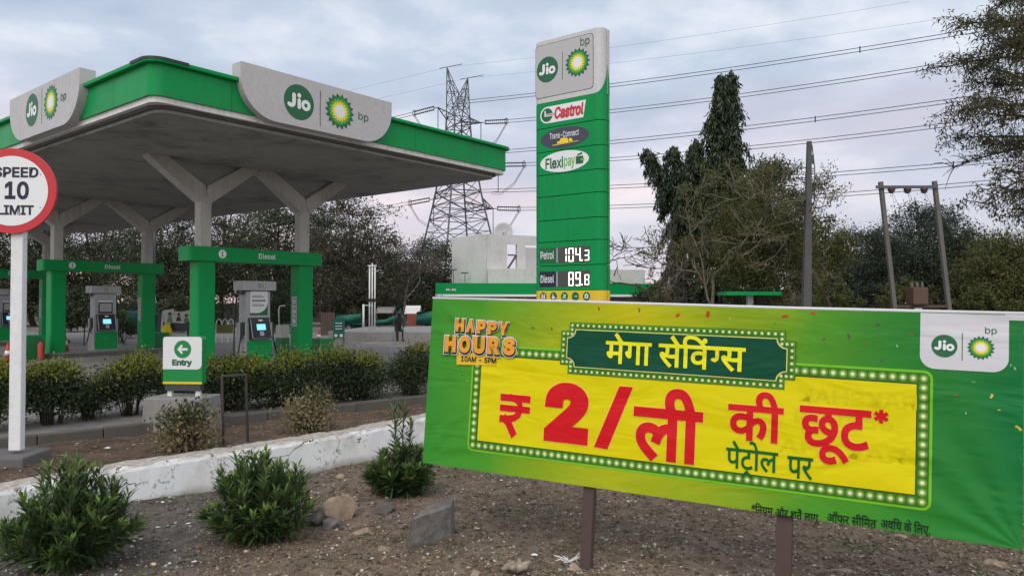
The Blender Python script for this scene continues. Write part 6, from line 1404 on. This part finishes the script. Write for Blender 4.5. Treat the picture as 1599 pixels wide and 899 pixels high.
FULL = [(0, .62, 1.0, .34), (-.4, .45, .6, .26), (.4, .48, .6, .26), (0, .85, .55, .14), (0, .28, .8, .16)]
rt('thorn_tree', 'olive green fine leaved tree right of the pointed tree', 1190, 258, 140, 36.5, 11500, L_olive, 83, lobes=FULL, clump=.42, leaf=.12, trunk=.16)
rt('dark_tree', 'dark feathery tree behind the olive tree', 1205, 238, 110, 50, 5000, L_blue, 84, lobes=[(0, .72, 1.0, .24), (.3, .5, .8, .25), (.1, .88, .6, .1)], clump=.42, leaf=.2)
bare_tree('thorn_tree', 'pale trunked half bare tree in front of the pointed tree', gp(1108, 37), hpx(255, 37) * 1.45, 1.0, B_pale, 85, (-.12, 0), 7, .11, None, 22000, L_olive)
bare_tree('bare_tree', 'leafless spreading tree beside the totem', (gp(1040, 37)), hpx(340, 37) * 1.75, 1.4, B_brown, 86, (-.35, 0), 6, .09, 'bare trees')
bare_tree('bare_tree', 'leafless low tree against the mast trees', (gp(1075, 41)), hpx(330, 41), 1.5, B_grey, 89, (-.4, .1), 6, .10, 'bare trees')
rt('small_tree', 'small open crowned tree left of the concrete pole', 1245, 318, 70, 40, 2600, L_tree2, 87, lobes=[(0, .7, 1.0, .26), (.2, .5, .8, .2)], clump=.34, leaf=.15, trunk=.14)
rt('small_tree', 'small open crowned tree with dark stems right of the concrete pole', 1285, 316, 96, 39, 3800, L_olive, 88, lobes=[(0, .68, 1.0, .26), (.55, .66, .6, .2), (-.3, .5, .7, .2)], clump=.34, leaf=.14, trunk=.14)
for i, (px, yt, w, D, n, mat, lab) in enumerate((
    (1345, 368, 130, 58, 8500, L_blue, 'dark rounded tree left of the transformer poles'), (1440, 332, 150, 60, 12000, L_blue, 'largest dark rounded tree behind the transformer poles'), (1512, 372, 110, 57, 8000, L_tree, 'dark rounded tree right of the transformer poles'), (1570, 378, 110, 50, 6000, L_olive, 'olive tree at the right picture edge'), (1635, 360, 120, 52, 6500, L_tree2, 'grey green tree leaving the right picture edge'), (1300, 408, 90, 60, 5500, L_tree, 'lower dark tree behind the concrete pole'))):
    tree('rounded_tree', lab, gp(px, D), hpx(yt, D) * 1.10, wpx(w, D) * 1.15, mat, B_brown, 110 + i, int(n * 3.8), .18, .24, group='trees at the right behind the banner', clump=.55, lobes=[(0, .60, 1.0, .36), (-.5, .48, .7, .30), (.5, .5, .7, .30), (.1, .86, .6, .13), (0, .24, 1.05, .2)])
for i, (px, yt, w, D, mat, lab) in enumerate(((1030, 432, 120, 47, L_tree, 'low dark bush behind the shop end'), (1100, 440, 100, 46, L_tree2, 'low bush under the pointed tree'), (1190, 436, 120, 48, L_olive, 'low bush behind the small green canopy'), (1300, 438, 120, 50, L_olive, 'low bush right of the concrete pole'), (1420, 430, 130, 52, L_olive, 'low bush behind the transformer'), (1540, 436, 150, 48, L_olive, 'low bush at the right end behind the banner'))):
    shrub('undergrowth_bush', lab, gp(px, D), wpx(w, D), 1.3, hpx(yt, D), 130 + i, 4500, 0, (.13, .24), 'undergrowth on the right', mat, None, 8, 0, .05)
# --- overhanging tree at the right, trunk outside the frame
def overhang():
    r = np.random.default_rng(33); D = 13.5; tx, ty = at(1790, 470, D).x, D; o = thing('overhanging_tree', 'near tree reaching in from the upper right with fine drooping sprays', 'tree', (tx, ty, 0)); b = MB(); T = np.array([tx, ty, 0])
    main = [at(1790, 480, D), at(1770, 330, D), at(1735, 180, D), at(1700, 20, D)]; tk = MB(); tk.tube([np.array(main[0]) * [1, 1, 0] - [0, 0, .1]] + [np.array(q) for q in main], [.24, .22, .2, .15, .1], 10); tk.build('trunk', B_brown, o, world=True, smooth=True)
    ends = []
    for (sx, sy), (mx, my), (ex, ey), w, dd in (((1740, 250), (1640, 200), (1490, 262), .06, 0), ((1765, 330), (1640, 225), (1535, 318), .05, -.6), ((1720, 150), (1640, 60), (1480, 105), .06, .5), ((1710, 100), (1620, 20), (1510, 38), .06, .1), ((1700, 30), (1640, -30), (1560, 10), .05, .6), ((1735, 180), (1620, 150), (1485, 175), .06, -.3), ((1735, 180), (1650, 130), (1530, 130), .05, .9), ((1750, 290), (1660, 230), (1550, 225), .05, .7), ((1765, 320), (1680, 280), (1590, 300), .05, .2), ((1735, 200), (1650, 180), (1560, 180), .05, -.9), ((1720, 120), (1650, 70), (1560, 75), .05, -.5), ((1765, 380), (1680, 340), (1600, 330), .04, .3), ((1735, 200), (1600, 110), (1500, 95), .05, 1.3), ((1735, 220), (1610, 210), (1505, 215), .05, 1.1), ((1745, 260), (1640, 190), (1530, 160), .05, 1.6), ((1720, 120), (1630, 90), (1540, 50), .05, 1.2), ((1755, 300), (1650, 260), (1560, 270), .045, -1.2), ((1710, 60), (1640, 20), (1575, 40), .045, -1.4), ((1740, 220), (1680, 150), (1600, 120), .05, -1.5), ((1750, 300), (1690, 250), (1610, 230), .045, 1.8)):
        P = curve(np.array(at(sx, sy, D)), np.array(at(mx, my, D + dd)), np.array(at(ex, ey, D + dd * 1.6)), 14); b.tube(P, list(np.linspace(w, .008, 14)), 6)
        for j in range(4, 14):
            for _ in range(3):
                d = unit(r.normal(size=3) * np.array([.8, .8, .5]) + unit(P[j] - P[j - 1]) * .7 + np.array([0, 0, .12])); L = r.uniform(.3, .72) * (1.15 - .35 * j / 14); Q = curve(P[j], P[j] + d * L * .6 + np.array([0, 0, .06]), P[j] + d * L + np.array([0, 0, -.22 * L]), 5); b.tube(Q, [.011, .009, .007, .005, .003], 4); ends += Q[1:]
    b.build('limb', B_brown, o, world=True, smooth=True); E = np.array(ends); n = 33000; k = r.integers(0, len(E), n); clumpy = vnoise(E[:, 0] * 3, E[:, 2] * 3, 1.1, 44)[k] > .36; k = k[clumpy]
    C = E[k] + r.normal(size=(len(k), 3)) * np.array([.075, .075, .07]); Dn = unit(r.normal(size=C.shape) * .7 + np.array([0, 0, -.75])); L = .085 * r.uniform(.6, 1.4, len(C)); V, F4 = kites(C - T, Dn, L, L * .24, r); np_mesh('crown', V, F4, L_ripe, o)
overhang()
